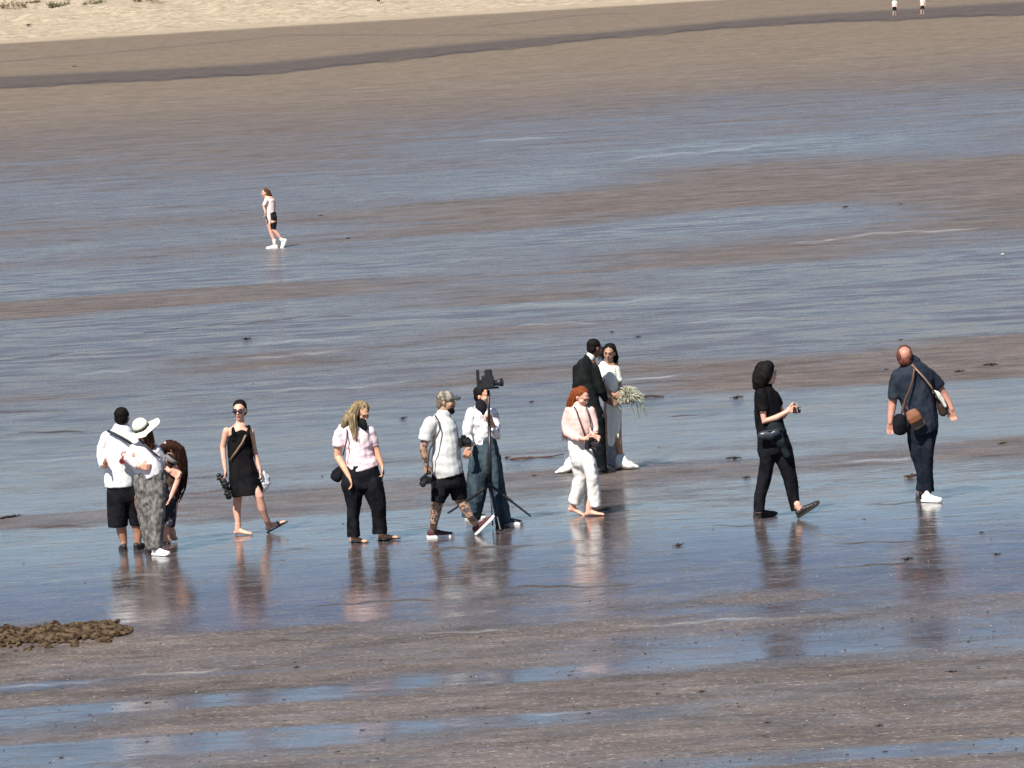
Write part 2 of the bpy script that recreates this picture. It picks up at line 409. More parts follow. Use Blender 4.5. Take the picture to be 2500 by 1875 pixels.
def loft(bm, rings, cap0='r', cap1='r', seg=SEG):
    """rings: (centre, half-width, half-depth); a closed tube of elliptical sections along the path"""
    n = len(rings)
    P = [Vector(r[0]) for r in rings]
    out = []
    for i in range(n):
        t = (P[min(i + 1, n - 1)] - P[max(i - 1, 0)])
        if t.length < 1e-6: t = Vector((0, 0, 1))
        t.normalize()
        w = t.cross(Vector((0, 1, 0)))
        if w.length < .25: w = Vector((1, 0, 0)) - t * t.x
        w.normalize(); d = w.cross(t).normalized()
        out.append((P[i], w, d, t, rings[i][1], rings[i][2]))
    seq = []
    if cap0 == 'r':
        p, w, d, t, a, b = out[0]; e = min(a, b)
        for s in (80, 50, 25): seq.append((p - t * e * math.sin(rad(s)), w, d, a * math.cos(rad(s)), b * math.cos(rad(s))))
    for p, w, d, t, a, b in out: seq.append((p, w, d, a, b))
    if cap1 == 'r':
        p, w, d, t, a, b = out[-1]; e = min(a, b)
        for s in (25, 50, 80): seq.append((p + t * e * math.sin(rad(s)), w, d, a * math.cos(rad(s)), b * math.cos(rad(s))))
    rows = []
    for p, w, d, a, b in seq:
        rows.append([bm.verts.new(p + w * a * math.cos(2 * math.pi * k / seg) + d * b * math.sin(2 * math.pi * k / seg)) for k in range(seg)])
    for A, B in zip(rows, rows[1:]):
        for k in range(seg):
            bm.faces.new((A[k], A[(k + 1) % seg], B[(k + 1) % seg], B[k]))
    bm.faces.new(list(reversed(rows[0]))); bm.faces.new(rows[-1])

def ell(bm, c, r, M=None, sub=3):
    """ellipsoid; r = three radii along the axes of M"""
    g = bmesh.ops.create_icosphere(bm, subdivisions=sub, radius=1.0)
    for v in g['verts']:
        q = Vector((v.co.x * r[0], v.co.y * r[1], v.co.z * r[2]))
        if M is not None: q = M @ q
        v.co = q + c

def box(bm, c, s, M=None, bev=0.0):
    g = bmesh.ops.create_cube(bm, size=1.0)
    vs = g['verts']
    for v in vs:
        v.co = Vector((v.co.x * s[0], v.co.y * s[1], v.co.z * s[2]))
    if bev > 0:
        es = list({e for v in vs for e in v.link_edges})
        r = bmesh.ops.bevel(bm, geom=es, offset=bev, segments=2, affect='EDGES')
        vs = list({v for f in r['faces'] for v in f.verts} | {v for v in vs if v.is_valid})
    for v in vs:
        q = v.co.copy()
        if M is not None: q = M @ q
        v.co = q + c

def finish(bm, name, mat, parent=None, origin=None, smooth=True):
    if origin is not None:
        for v in bm.verts: v.co -= origin
    bmesh.ops.recalc_face_normals(bm, faces=bm.faces)
    m = bpy.data.meshes.new(name)
    bm.to_mesh(m); bm.free()
    if smooth:
        m.polygons.foreach_set('use_smooth', [True] * len(m.polygons))
    m.materials.append(mat)
    o = bpy.data.objects.new(name, m)
    C.objects.link(o)
    if parent is not None: o.parent = parent
    return o

def fuse(o, voxel=.009, smooth=2, fold=0.0, ff=(9, 9, 3), fine=0.0, seed=0.0):
    """weld the overlapping shapes of a mesh into one skin, then lay folds into it"""
    md = o.modifiers.new('r', 'REMESH'); md.mode = 'VOXEL'; md.voxel_size = voxel; md.use_smooth_shade = True
    if smooth:
        s = o.modifiers.new('s', 'SMOOTH'); s.factor = .5; s.iterations = smooth
    dg = bpy.context.evaluated_depsgraph_get()
    me = bpy.data.meshes.new_from_object(o.evaluated_get(dg))
    me.name = o.name
    mat = o.data.materials[0] if o.data.materials else None
    o.modifiers.clear()
    old = o.data; o.data = me; bpy.data.meshes.remove(old)
    if not me.materials and mat: me.materials.append(mat)
    if fold or fine:
        n = len(me.vertices)
        co = np.empty(n * 3, np.float32); me.vertices.foreach_get('co', co); co = co.reshape(-1, 3)
        no = np.empty(n * 3, np.float32); me.vertex_normals.foreach_get('vector', no); no = no.reshape(-1, 3)
        d = np.empty(n, np.float32)
        for i in range(n):
            x, y, z = co[i]
            a = noise.noise((x * ff[0] + seed, y * ff[1], z * ff[2] + seed))
            v = fold * (.9 - 2.4 * math.sqrt(a * a + .012)) if fold else 0
            if fold: v += fold * .5 * noise.noise((x * 14 + z * 9, y * 14, z * 16 - x * 9 + seed))
            if fine: v += fine * noise.noise((x * 70 + seed, y * 70, z * 9))
            d[i] = v
        co = co + no * d[:, None]
        me.vertices.foreach_set('co', co.ravel()); me.update()
    me.polygons.foreach_set('use_smooth', [True] * len(me.polygons))
    return o

def tag(o, label, cat, group=None, kind=None):
    o['label'] = label; o['category'] = cat
    if group: o['group'] = group
    if kind: o['kind'] = kind
    return o

class Person:
    """everything is laid out at the person's own distance Y from the lookout"""
    def __init__(s, gx, gy, label, group=None, Y=None, vox=.008):
        g = gpt(gx, gy)
        s.Y = g.y if Y is None else Y
        s.base = Vector((g.x, s.Y, zprof(s.Y)))
        s.m = s.Y / F                    # metres in one photograph pixel here
        s.vox = vox
        s.e = bpy.data.objects.new('person', None)
        s.e.empty_display_size = .3
        s.e.location = s.base
        C.objects.link(s.e)
        tag(s.e, label, 'person', group)
        s.bm = bmesh.new()
    def p(s, x, y, dy=0.0):
        return at(x, y, s.Y + dy)
    def ground(s, x, y):
        return gpt(x, y)
    def rows(s, rows, hd, dy=0.0):
        """rows of (y, x left, x right[, half depth[, depth offset]])"""
        out = []
        for r in rows:
            d = r[3] if len(r) > 3 and r[3] is not None else hd
            o_ = r[4] if len(r) > 4 else dy
            out.append((s.p((r[1] + r[2]) / 2, r[0], o_), (r[2] - r[1]) / 2 * s.m, d))
        return out
    def tube(s, pts, bm=None, cap0='r', cap1='r', ratio=1.0):
        """pts of (x, y, dy, radius in metres)"""
        loft(bm if bm is not None else s.bm, [(s.p(a, b, c), r, r * ratio) for a, b, c, r in pts], cap0, cap1)
    def garment(s, name, mat, lofts, fold=.006, ff=(9, 9, 3), vox=.010, smooth=1, fine=0.0, label=None, parent=None, seed=None):
        bm = bmesh.new()
        for l in lofts:
            if callable(l): l(bm); continue
            rings, c0, c1 = l
            loft(bm, rings, c0, c1)
        o = finish(bm, name, mat, s.e if parent is None else parent, s.base)
        fuse(o, vox, smooth, fold, ff, fine, random.random() * 50 if seed is None else seed)
        if label: o['label'] = label
        return o
    # --- head in metres: yaw 0 looks at the camera (-Y), 90 looks to the photograph's right, 180 away
    def head(s, x, y, dy=0.0, yaw=0.0, pitch=0.0, roll=0.0, size=1.0):
        c = s.p(x, y, dy)
        M = Matrix.Rotation(rad(180 + yaw), 3, 'Z') @ Matrix.Rotation(rad(pitch), 3, 'X') @ Matrix.Rotation(rad(roll), 3, 'Y') * size
        s.hc, s.hM = c, M
        bm = s.bm
        def e(px, py, pz, a, b, c_): ell(bm, c + M @ Vector((px, py, pz)), (a, b, c_), M)
        e(0, -.012, .035, .074, .092, .082)
        e(0, .022, -.025, .062, .068, .080)
        e(0, .040, -.078, .040, .042, .038)
        e(0, .066, -.092, .020, .018, .018)      # chin
        e(0, .090, .000, .009, .014, .026)       # nose bridge
        e(0, .102, -.018, .014, .017, .014)      # nose tip
        e(0, .082, -.052, .022, .012, .012)      # lips
        e(0, .078, .035, .045, .014, .012)       # brow
        for sx in (-1, 1):
            e(sx * .076, -.008, -.005, .009, .018, .030)
            e(sx * .042, .060, -.020, .022, .020, .022)
    def face(s, mats, glasses=None):
        c, M = s.hc, s.hM
        ek, bk, mk = mats
        for sx in (-1, 1):
            if not glasses:
                bm = bmesh.new(); ell(bm, c + M @ Vector((sx * .031, .086, .012)), (.013, .008, .008), M, 2)
                finish(bm, 'eye', ek, s.e, s.base)
            bm = bmesh.new(); ell(bm, c + M @ Vector((sx * .033, .092, .036)), (.020, .006, .005), M, 2)
            finish(bm, 'eyebrow', bk, s.e, s.base)
        bm = bmesh.new(); ell(bm, c + M @ Vector((0, .092, -.053)), (.024, .007, .008), M, 2)
        finish(bm, 'mouth', mk, s.e, s.base)
        if glasses:
            bm = bmesh.new()
            for sx in (-1, 1):
                ell(bm, c + M @ Vector((sx * .034, .098, .008)), (.032, .010, .025), M, 2)
                loft(bm, [(c + M @ Vector((sx * .062, .092, .016)), .004, .004), (c + M @ Vector((sx * .082, .0, .012)), .004, .004)])
            loft(bm, [(c + M @ Vector((-.012, .106, .014)), .004, .004), (c + M @ Vector((.012, .106, .014)), .004, .004)])
            finish(bm, 'sunglasses', glasses, s.e, s.base)
    def hair(s, mat, parts, name='hair', fold=.004, fine=.005, vox=.008, strands=None):
        """parts: ellipsoids in the head frame ('e', centre, radii) or tubes in pixels ('t', points)"""
        bm = bmesh.new()
        for q in parts:
            if q[0] == 'e': ell(bm, s.hc + s.hM @ Vector(q[1]), q[2], s.hM)
            else: s.tube(q[1], bm, ratio=q[2] if len(q) > 2 else 1.0)
        o = finish(bm, name, mat, s.e, s.base)
        o = fuse(o, vox, 1, fold, (22, 22, 6), fine, random.random() * 40)
        long_ = [q[1] for q in parts if q[0] == 't']
        if long_ and name == 'hair' and strands is not False:
            bm = bmesh.new()
            for pts in long_:
                for k in range(50):
                    a = random.uniform(0, 2 * math.pi); e = random.uniform(.85, 1.12); ex = random.uniform(.9, 1.5)
                    ring = []
                    for i, (x, y, dy, r) in enumerate(pts):
                        j = (i / (len(pts) - 1)) ** 2 * .014 * ex
                        ring.append((s.p(x, y, dy) + V((math.cos(a) * r * e + random.gauss(0, .004) + j * math.cos(a * 3), math.sin(a) * r * e, -.03 * i * ex * .2)), .0019, .0019))
                    ring.append((ring[-1][0] + (ring[-1][0] - ring[-2][0]) * random.uniform(.1, .7), .002, .002))
                    loft(bm, ring, seg=4)
            st = finish(bm, 'hair_strands', mat, o, s.base); st['kind'] = 'stuff'
        return o
    def neck(s, x, y, dy=0.0, r=.055):
        loft(s.bm, [(s.hc + s.hM @ Vector((0, -.012, -.03)), r, r), (s.p(x, y, dy), r * 1.1, r * 1.1)])
    def hand(s, w, d, side, curl=.5, n=None, size=1.0, bm=None):
        """w wrist, d direction of the fingers, side direction of the thumb, all world vectors"""
        bm = s.bm if bm is None else bm
        d = d.normalized(); side = (side - d * side.dot(d)).normalized()
        if n is None: n = d.cross(side).normalized()      # the way the palm looks: fingers curl to it
        k = size
        def tb(pts):
            loft(bm, [(q, r * k, r * k) for q, r in pts], seg=10)
        # palm of four metacarpal ridges, which fuse into one slab
        for i, off in enumerate((-.030, -.010, .011, .031)):
            tb([(w + d * .005 * k + side * off * .45 * k, .016), (w + d * .045 * k + side * off * .85 * k, .015), (w + d * .088 * k + side * off * 1.05 * k, .012)])
        for i, (off, ln) in enumerate(((-.034, .058), (-.012, .074), (.012, .080), (.035, .070))):
            b0 = w + d * .085 * k + side * off * k
            fan = side * off * .30
            a1 = curl * .9; a2 = curl * 2.0
            d1 = (d * math.cos(a1) + n * math.sin(a1) + fan).normalized()
            d2 = (d * math.cos(a2) + n * math.sin(a2) + fan).normalized()
            m1 = b0 + d1 * ln * .5 * k
            tb([(b0, .0092), (m1, .0084), (m1 + d2 * ln * .5 * k, .0070)])
        t0 = w + d * .025 * k + side * .030 * k
        td = (side * .8 + d * .75 + n * .25 * curl).normalized()
        t1 = t0 + td * .040 * k
        t2 = t1 + (d * .9 + side * .25 + n * .5 * curl).normalized() * .032 * k
        tb([(t0, .014), (t1, .010), (t2, .0085)])
    def foot(s, ankle, yaw, pitch=0.0, size=1.0, bare=True, bm=None, toes=True):
        """yaw 0 points to the photograph's right, 90 away from the camera; sole lies .075 under the ankle"""
        bm = s.bm if bm is None else bm
        M = Matrix.Rotation(rad(yaw), 3, 'Z') @ Matrix.Rotation(rad(-pitch), 3, 'Y') * size
        def q(x, y, z): return ankle + M @ Vector((x, y, z))
        loft(bm, [(q(0, 0, .06), .040, .036), (q(-.01, 0, .0), .036, .036), (q(-.012, 0, -.035), .034, .036)], seg=12)
        for a, b in (((-.035, 0, -.045), .032), ((.0, 0, -.035), .036)):
            ell(bm, q(*a), (.034, .031, .030), M, 2)
        # the instep: a run of flattened ellipsoids from heel to ball
        for x, wy, hz, z in ((.03, .033, .036, -.035), (.07, .037, .029, -.045), (.11, .043, .022, -.053), (.145, .045, .017, -.057)):
            ell(bm, q(x, 0, z), (.040, wy, hz), M, 2)
        if toes:
            for i, (yy, ln, r) in enumerate(((-.034, .030, .013), (-.014, .036, .010), (.003, .033, .009), (.019, .027, .009), (.034, .018, .008))):
                ell(bm, q(.165 + ln * .4, yy, -.062), (ln * .6, r, r), M, 2)
        return M
    def shoe(s, ankle, yaw, pitch, mat, sole_mat, size=1.0, high=.0, name='shoe'):
        M = Matrix.Rotation(rad(yaw), 3, 'Z') @ Matrix.Rotation(rad(-pitch), 3, 'Y') * size
        def q(x, y, z): return ankle + M @ Vector((x, y, z))
        bm = bmesh.new()
        for x, wy, hz, z, lx in ((-.040, .038, .045, -.032, .038), (0, .040, .050 + high, -.028, .045), (.04, .042, .042, -.036, .05), (.085, .046, .034, -.043, .05), (.13, .050, .028, -.047, .05), (.17, .044, .023, -.050, .045)):
            ell(bm, q(x, 0, z), (lx, wy, hz), M, 2)
        o = finish(bm, name, mat, s.e, s.base)
        fuse(o, .009, 1)
        bm = bmesh.new()
        outline = [(-.085, 0), (-.078, .028), (-.05, .040), (.02, .040), (.08, .048), (.14, .054), (.19, .045), (.222, .020), (.228, 0)]
        outline = outline + [(x, -y) for x, y in reversed(outline[1:-1])]
        up = [bm.verts.new(q(x * .99, y, -.058 + (.012 if x > .19 else 0))) for x, y in outline]
        lo = [bm.verts.new(q(x * .97, y * .95, -.084 + (.012 if x > .19 else 0))) for x, y in outline]
        bm.faces.new(up); bm.faces.new(list(reversed(lo)))
        for i in range(len(outline)):
            j = (i + 1) % len(outline)
            bm.faces.new((up[i], lo[i], lo[j], up[j]))
        finish(bm, 'sole', sole_mat, o, None if False else s.base, smooth=False)
        return o
    def body(s, mat, fold=0):
        o = finish(s.bm, 'body', mat, s.e, s.base)
        fuse(o, s.vox, 2)
        return o
    def strap(s, pts, mat, w=.020, t=.004, name='strap', parent=None, origin=None):
        """a flat webbing strap through pixel points (x, y, dy), lying across the clothes"""
        return ribbon([s.p(*q) for q in pts], w, t, name, mat, s.e if parent is None else parent, s.base if origin is None else origin)

def ribbon(P, w, t, name, mat, parent, origin):
    bm = bmesh.new()
    rows = []
    for i in range(len(P)):
        tg = (P[min(i + 1, len(P) - 1)] - P[max(i - 1, 0)]).normalized()
        s_ = tg.cross(Vector((0, 1, 0)))
        if s_.length < .2: s_ = Vector((1, 0, 0))
        s_.normalize(); n = s_.cross(tg).normalized()
        rows.append([bm.verts.new(P[i] + s_ * a * w / 2 + n * b * t / 2) for a, b in ((-1, -1), (1, -1), (1, 1), (-1, 1))])
    for A, B in zip(rows, rows[1:]):
        for k in range(4): bm.faces.new((A[k], A[(k + 1) % 4], B[(k + 1) % 4], B[k]))
    bm.faces.new(rows[0]); bm.faces.new(rows[-1])
    return finish(bm, name, mat, parent, origin)

def thing(name, loc, label, cat, group=None):
    o = bpy.data.objects.new(name, None); o.empty_display_size = .1; o.location = loc
    C.objects.link(o); tag(o, label, cat, group)
    return o

def camera_body(c, look, up, label, size=1.0, lens=.07, name='camera', hood=True):
    """a small black photo camera: body, grip, lens, viewfinder hump"""
    look = look.normalized(); up = (up - look * up.dot(look)).normalized(); rt = look.cross(up)
    M = Matrix((rt, look, up)).transposed() * size
    t = thing(name, c, label, 'camera')
    bm = bmesh.new()
    box(bm, Vector(), (.135, .05, .085), M, .008)
    box(bm, M @ Vector((.055, .022, -.005)), (.028, .035, .075), M, .008)
    box(bm, M @ Vector((0, .0, .052)), (.05, .045, .03), M, .008)
    finish(bm, 'camera_body', BLACK_PLASTIC, t, smooth=False)
    bm = bmesh.new()
    loft(bm, [(M @ Vector((0, .022, 0)), .034 * size, .034 * size), (M @ Vector((0, .022 + lens * .6, 0)), .034 * size, .034 * size), (M @ Vector((0, .022 + lens, 0)), .040 * size, .040 * size)], 'f', 'f')
    finish(bm, 'lens', BLACK_PLASTIC, t, smooth=False)
    bm = bmesh.new(); ell(bm, M @ Vector((0, .022 + lens, 0)), (.030, .006, .030), M, 2)
    finish(bm, 'front_glass', GLASS_DARK, t)
    return t

# shared materials
BLACK_PLASTIC = plain('black_plastic', (.018, .018, .020), .4)
GLASS_DARK = plain('dark_glass', (.02, .02, .03), .08, spec=.8)
EYE = plain('eye_dark', (.05, .035, .03), .2)
BROW_D = plain('brow_dark', (.03, .02, .015), .8)
BROW_L = plain('brow_brown', (.14, .08, .045), .8)
MOUTH = plain('mouth_red', (.33, .11, .09), .5)
SK_PINK = skin('skin_fair', (.72, .43, .32))
SK_WARM = skin('skin_warm', (.66, .38, .25))  # one even warm skin tone
SK_TAN = skin('skin_tan', (.40, .22, .14))
SK_TATT = skin('skin_tattooed', (.42, .27, .18), True)
SK_DARK = skin('skin_brown', (.17, .095, .06))
SK_BR = skin('skin_light_brown', (.42, .25, .17))
H_BLACK = hairm('hair_black', (.005, .004, .004), (.014, .012, .011))
H_BROWN = hairm('hair_brown', (.045, .022, .012), (.12, .055, .030))
H_DKBROWN = hairm('hair_dark_brown', (.012, .007, .005), (.045, .018, .012))
H_BLOND = hairm('hair_dark_blonde', (.10, .070, .038), (.36, .27, .15))
H_RED = hairm('hair_ginger', (.10, .024, .010), (.27, .075, .025))
H_GREY = hairm('hair_cropped', (.10, .07, .05), (.20, .15, .11))
C_WHITE = cloth('white_cotton', (.80, .80, .79))
C_WHITE2 = cloth('white_blouse', (.80, .77, .78))
C_PINKW = cloth('washed_pink_jersey', (.86, .70, .70), (.74, .56, .60), 5, (.35, .65), stretch=(1, 1, 3))
C_PINK = cloth('pink_shirt', (.80, .53, .47))
C_TEEG = cloth('pale_grey_tee', (.58, .58, .56), (.42, .41, .39), 4, (.42, .7), stretch=(1, 1, 2))
C_BLACK = cloth('black_cloth', (.007, .007, .009), (.012, .012, .015), 8)
C_BLACK2 = cloth('black_dress_cloth', (.005, .005, .006), (.010, .009, .010), 6)
C_NAVY = cloth('navy_polo_cloth', (.016, .021, .032), (.026, .033, .046), 5)
C_NAVYT = cloth('navy_trouser_cloth', (.009, .012, .020), (.016, .020, .030), 5)
C_GREEN = cloth('dark_green_black_cloth', (.008, .011, .013), (.016, .022, .024), 7)
C_GREYP = cloth('mottled_grey_cloth', (.09, .082, .076), (.22, .205, .19), 24, (.40, .62), stretch=(1, 1, .6))
C_DENIM = cloth('dark_denim', (.022, .036, .048), (.055, .078, .094), 9, (.35, .65), stretch=(1, 1, .35))
C_FLORAL = cloth('white_floral_shirt_cloth', (.42, .40, .42), (.86, .86, .86), 13, (.42, .48))
C_SUIT = cloth('black_suit_cloth', (.007, .009, .009), (.013, .016, .015), 6)
C_GOWN = cloth('ivory_gown_cloth', (.84, .82, .74), (.78, .75, .64), 7, (.35, .7))
C_CREAM = cloth('white_trouser_cloth', (.84, .81, .76))
C_LACE = cloth('grey_tulle', (.34, .33, .34), (.20, .19, .20), 40, (.4, .6))
C_DKBR = cloth('dark_brown_print', (.020, .016, .018), (.075, .045, .032), 11, (.5, .62))
C_PRINT = cloth('dark_patterned_skirt_cloth', (.035, .033, .045), (.16, .15, .18), 26, (.54, .62))
C_CAP = cloth('camouflage_cap_cloth', (.13, .11, .08), (.33, .30, .25), 16, (.46, .52))
C_HAT = cloth('cream_straw_hat', (.82, .80, .68), bump=.5)
LEATHER = plain('brown_leather', (.10, .045, .025), .55)
LEATHER_D = plain('dark_strap', (.045, .032, .030), .6)
TANL = plain('tan_strap', (.24, .15, .10), .6)
BLK_STRAP = plain('black_strap', (.022, .022, .025), .7)
WHITE_SHOE = plain('white_trainer', (.80, .79, .74), .6)
WHITE_SOLE = plain('white_rubber_sole', (.82, .81, .78), .6)
MAROON = plain('maroon_canvas', (.075, .022, .028), .8)
BLACK_SHOE = plain('black_shoe', (.02, .018, .018), .5)
DARK_SOLE = plain('dark_sole', (.03, .025, .022), .7)
GREY_SHOE = plain('dark_grey_trainer', (.07, .065, .07), .7)

R_, L_, UP, DN, AWAY, TOW = V((1, 0, 0)), V((-1, 0, 0)), V((0, 0, 1)), V((0, 0, -1)), V((0, 1, 0)), V((0, -1, 0))

def leg(P, pts, ratio=1.0):
    P.tube(pts, ratio=ratio)

# ================================================================== the people
# ---- 1 man in white shirt and black shorts, seen from behind
P = Person(312, 1345, 'person in long white shirt and wide black shorts seen from behind, beside the cream hat')
P.head(299, 1020, 0, yaw=160)
P.neck(293, 1050, 0)
loft(P.bm, P.rows([(1056, 280, 312, .06), (1070, 264, 328), (1100, 264, 328), (1150, 265, 326), (1190, 268, 328), (1215, 270, 335)], .105))
P.tube([(266, 1074, 0, .05), (252, 1106, .02, .048), (256, 1136, -.12, .038)])
P.hand(P.p(256, 1136, -.14), TOW + R_ * .3 + UP * .2, UP, .6)
P.tube([(326, 1070, 0, .055), (334, 1098, -.10, .046), (318, 1118, -.18, .036)])
P.hand(P.p(318, 1117, -.19), L_ + DN * .3, UP, .9, n=AWAY)
P.tube([(285, 1210, 0, .095), (292, 1270, 0, .068), (298, 1300, .02, .060), (303, 1328, .03, .038)])
P.tube([(325, 1210, .0, .095), (331, 1270, .04, .068), (337, 1298, .06, .058), (337, 1326, .06, .038)])
a1 = P.ground(303, 1345) + UP * .085; a2 = P.ground(337, 1342) + UP * .085
P.foot(a1, 100, 0, toes=False); P.foot(a2, 70, 0, toes=False)
P.body(SK_TAN)
P.hair(H_BLACK, [('e', (0, -.022, .045), (.086, .098, .086)), ('e', (0, -.045, .0), (.080, .070, .085))])
P.garment('shirt', C_WHITE, [
    (P.rows([(1042, 280, 312, .075), (1052, 270, 322, .10), (1068, 254, 334, .13), (1100, 257, 336, .14), (1140, 257, 334, .145), (1178, 254, 332, .15), (1188, 256, 331, .15)], .13), 'r', 'f'),
    ([(P.p(262, 1068), .075, .085), (P.p(251, 1092, .02), .070, .08), (P.p(249, 1114, .0), .062, .075), (P.p(253, 1140, -.11), .045, .055)], 'r', 'f'),
    ([(P.p(328, 1072), .07, .08), (P.p(336, 1096, -.09), .062, .07), (P.p(322, 1114, -.17), .045, .05)], 'r', 'f')], fold=.008)
P.garment('collar', C_WHITE, [(P.rows([(1036, 280, 316, .075), (1044, 275, 320, .088), (1054, 272, 324, .10)], .08), 'f', 'f')], fold=.002)
P.garment('shorts', C_BLACK, [
    (P.rows([(1178, 262, 330), (1196, 261, 337), (1212, 262, 341)], .13), 'r', 'r'),
    (P.rows([(1200, 261, 312, .12), (1240, 261, 313, .115), (1280, 263, 312, .105), (1286, 265, 311, .10)], .11), 'r', 'f'),
    (P.rows([(1200, 298, 342, .12, .02), (1240, 311, 345, .105, .04), (1278, 317, 346, .10, .06), (1283, 318, 345, .10, .06)], .11), 'r', 'f')], fold=.007)
P.shoe(a1, 100, 0, BLACK_SHOE, DARK_SOLE); P.shoe(a2, 70, 0, BLACK_SHOE, DARK_SOLE)
P.strap([(262, 1052, -.10), (278, 1058, -.165), (300, 1070, -.175), (322, 1084, -.165), (334, 1094, -.12)], BLK_STRAP, .034)
man1 = P
t = thing('sunglasses', P.p(301, 1118, -.22), 'small red rimmed sunglasses held against the back of the white shirt', 'sunglasses')
g0 = t.location.copy()
M5 = Matrix.Rotation(rad(20), 3, 'Y')
for sx in (-1, 1):
    bm = bmesh.new()
    for k in range(14):
        a = 2 * math.pi * k / 14; b_ = 2 * math.pi * (k + 1) / 14
        loft(bm, [(M5 @ V((math.cos(a) * .034, 0, .042 * sx + math.sin(a) * .032)), .006, .006), (M5 @ V((math.cos(b_) * .034, 0, .042 * sx + math.sin(b_) * .032)), .006, .006)], seg=6)
    finish(bm, 'rim', plain('red_frame', (.35, .05, .04), .4), t)
bm = bmesh.new(); ell(bm, M5 @ V((0, 0, -.042)), (.033, .004, .031), M5, 2); finish(bm, 'lens', plain('dark_red_lens', (.10, .015, .02), .15), t)
bm = bmesh.new(); ell(bm, M5 @ V((0, 0, .042)), (.033, .004, .031), M5, 2); finish(bm, 'lens', plain('pale_lens', (.70, .52, .47), .15), t)

# ---- 2 woman with wide cream hat and grey trousers
P = Person(388, 1354, 'person in wide cream hat, white blouse and loose mottled grey trousers, back turned')
P.head(351, 1052, 0, yaw=125, pitch=-25, size=.95)
P.neck(350, 1084, 0, .048)
loft(P.bm, P.rows([(1088, 335, 372), (1100, 328, 382), (1130, 332, 390), (1160, 345, 396), (1190, 345, 396)], .09))
P.tube([(334, 1098, -.02, .05), (318, 1122, -.10, .042), (340, 1138, -.16, .034)])
P.hand(P.p(340, 1138, -.17), R_ + DN * .2, UP, .5, n=AWAY)
P.tube([(382, 1098, .0, .05), (394, 1126, .06, .042), (392, 1138, .22, .034)])
P.hand(P.p(392, 1138, .23), AWAY + R_ * .2, UP, .5)
P.tube([(360, 1190, 0, .09), (368, 1260, 0, .065), (366, 1300, .02, .05), (367, 1330, .05, .036)])
P.tube([(380, 1190, 0, .09), (382, 1260, -.04, .065), (382, 1300, -.04, .05), (385, 1332, -.03, .036)])
a1 = P.ground(366, 1349) + UP * .085; a2 = P.ground(384, 1356) + UP * .085
P.body(SK_PINK)
P.hair(H_BROWN, [('e', (0, -.02, .035), (.082, .095, .085)), ('t', [(356, 1052, -.03, .07), (362, 1066, -.06, .06), (368, 1080, -.08, .045), (370, 1090, -.08, .025)])])
P.garment('blouse', C_WHITE2, [
    (P.rows([(1080, 338, 368, .07), (1090, 322, 380, .10), (1104, 314, 390, .12), (1130, 318, 396, .13), (1152, 334, 399, .13), (1163, 342, 400, .13)], .12), 'r', 'f'),
    ([(P.p(330, 1096, -.01), .065, .075), (P.p(314, 1120, -.08), .06, .065), (P.p(338, 1138, -.15), .042, .045)], 'r', 'f'),
    ([(P.p(380, 1098, .0), .062, .07), (P.p(394, 1120, .05), .055, .06), (P.p(393, 1134, .18), .042, .045)], 'r', 'f')], fold=.009)
P.garment('trousers', C_GREYP, [
    (P.rows([(1158, 330, 401), (1175, 327, 405), (1200, 331, 406), (1215, 333, 405)], .125), 'r', 'r'),
    (P.rows([(1190, 331, 376, .12), (1230, 334, 372, .12, .02), (1270, 340, 374, .11, .04), (1310, 350, 378, .10, .05), (1340, 358, 382, .10, .05)], .11), 'r', 'f'),
    (P.rows([(1190, 362, 406, .12), (1230, 362, 403, .12, -.03), (1270, 362, 400, .11, -.04), (1310, 364, 397, .10, -.04), (1339, 366, 394, .10, -.04)], .11), 'r', 'f')], fold=.018, ff=(11, 11, 4.5), smooth=2)
P.shoe(a1, 60, 0, GREY_SHOE, DARK_SOLE); P.shoe(a2, -42, 0, WHITE_SHOE, WHITE_SOLE, .95)  # rear shoe coloured dark to stand for the shade on that foot
P.strap([(336, 1068, -.09), (348, 1080, -.13), (362, 1093, -.15), (378, 1108, -.14), (390, 1118, -.09)], LEATHER_D, .022)
# the hat: crown and wide wavy brim, tipped to the right
HM = Matrix.Rotation(rad(-26), 3, 'Y') @ Matrix.Rotation(rad(12), 3, 'X')
hc = P.p(350, 1046, 0)
bm = bmesh.new()
ell(bm, hc + HM @ V((-.015, 0, .055)), (.095, .105, .085), HM, 3)
finish(bm, 'hat_crown', C_HAT, P.e, P.base)
bm = bmesh.new()
rings = []
for j, rr in enumerate((.07, .11, .15, .19, .215)):
    ring = []
    for k in range(40):
        a = 2 * math.pi * k / 40
        z = .010 - .25 * (rr - .07) * (1 if math.cos(a) < 0 else .55) + .010 * (rr / .2) * math.sin(2 * a + .6) + .008 * math.sin(5 * a) * rr * 4
        ring.append((rr * math.cos(a), rr * 1.0 * math.sin(a), z))
    rings.append(ring)
top = [[bm.verts.new(hc + HM @ V(q)) for q in ring] for ring in rings]
bot = [[bm.verts.new(hc + HM @ (V(q) - V((0, 0, .006)))) for q in ring] for ring in rings]
for S in (top, bot):
    for A, B in zip(S, S[1:]):
        for k in range(40): bm.faces.new((A[k], A[(k + 1) % 40], B[(k + 1) % 40], B[k]))
for a_, b_ in ((top[-1], bot[-1]), (top[0], bot[0])):
    for k in range(40): bm.faces.new((a_[k], a_[(k + 1) % 40], b_[(k + 1) % 40], b_[k]))
finish(bm, 'hat_brim', C_HAT, P.e, P.base)
bm = bmesh.new()
loft(bm, [(hc + HM @ V((-.015, 0, .012)), .101, .111), (hc + HM @ V((-.015, 0, .034)), .099, .109)], 'f', 'f', 32)
finish(bm, 'hat_band', BLK_STRAP, P.e, P.base)

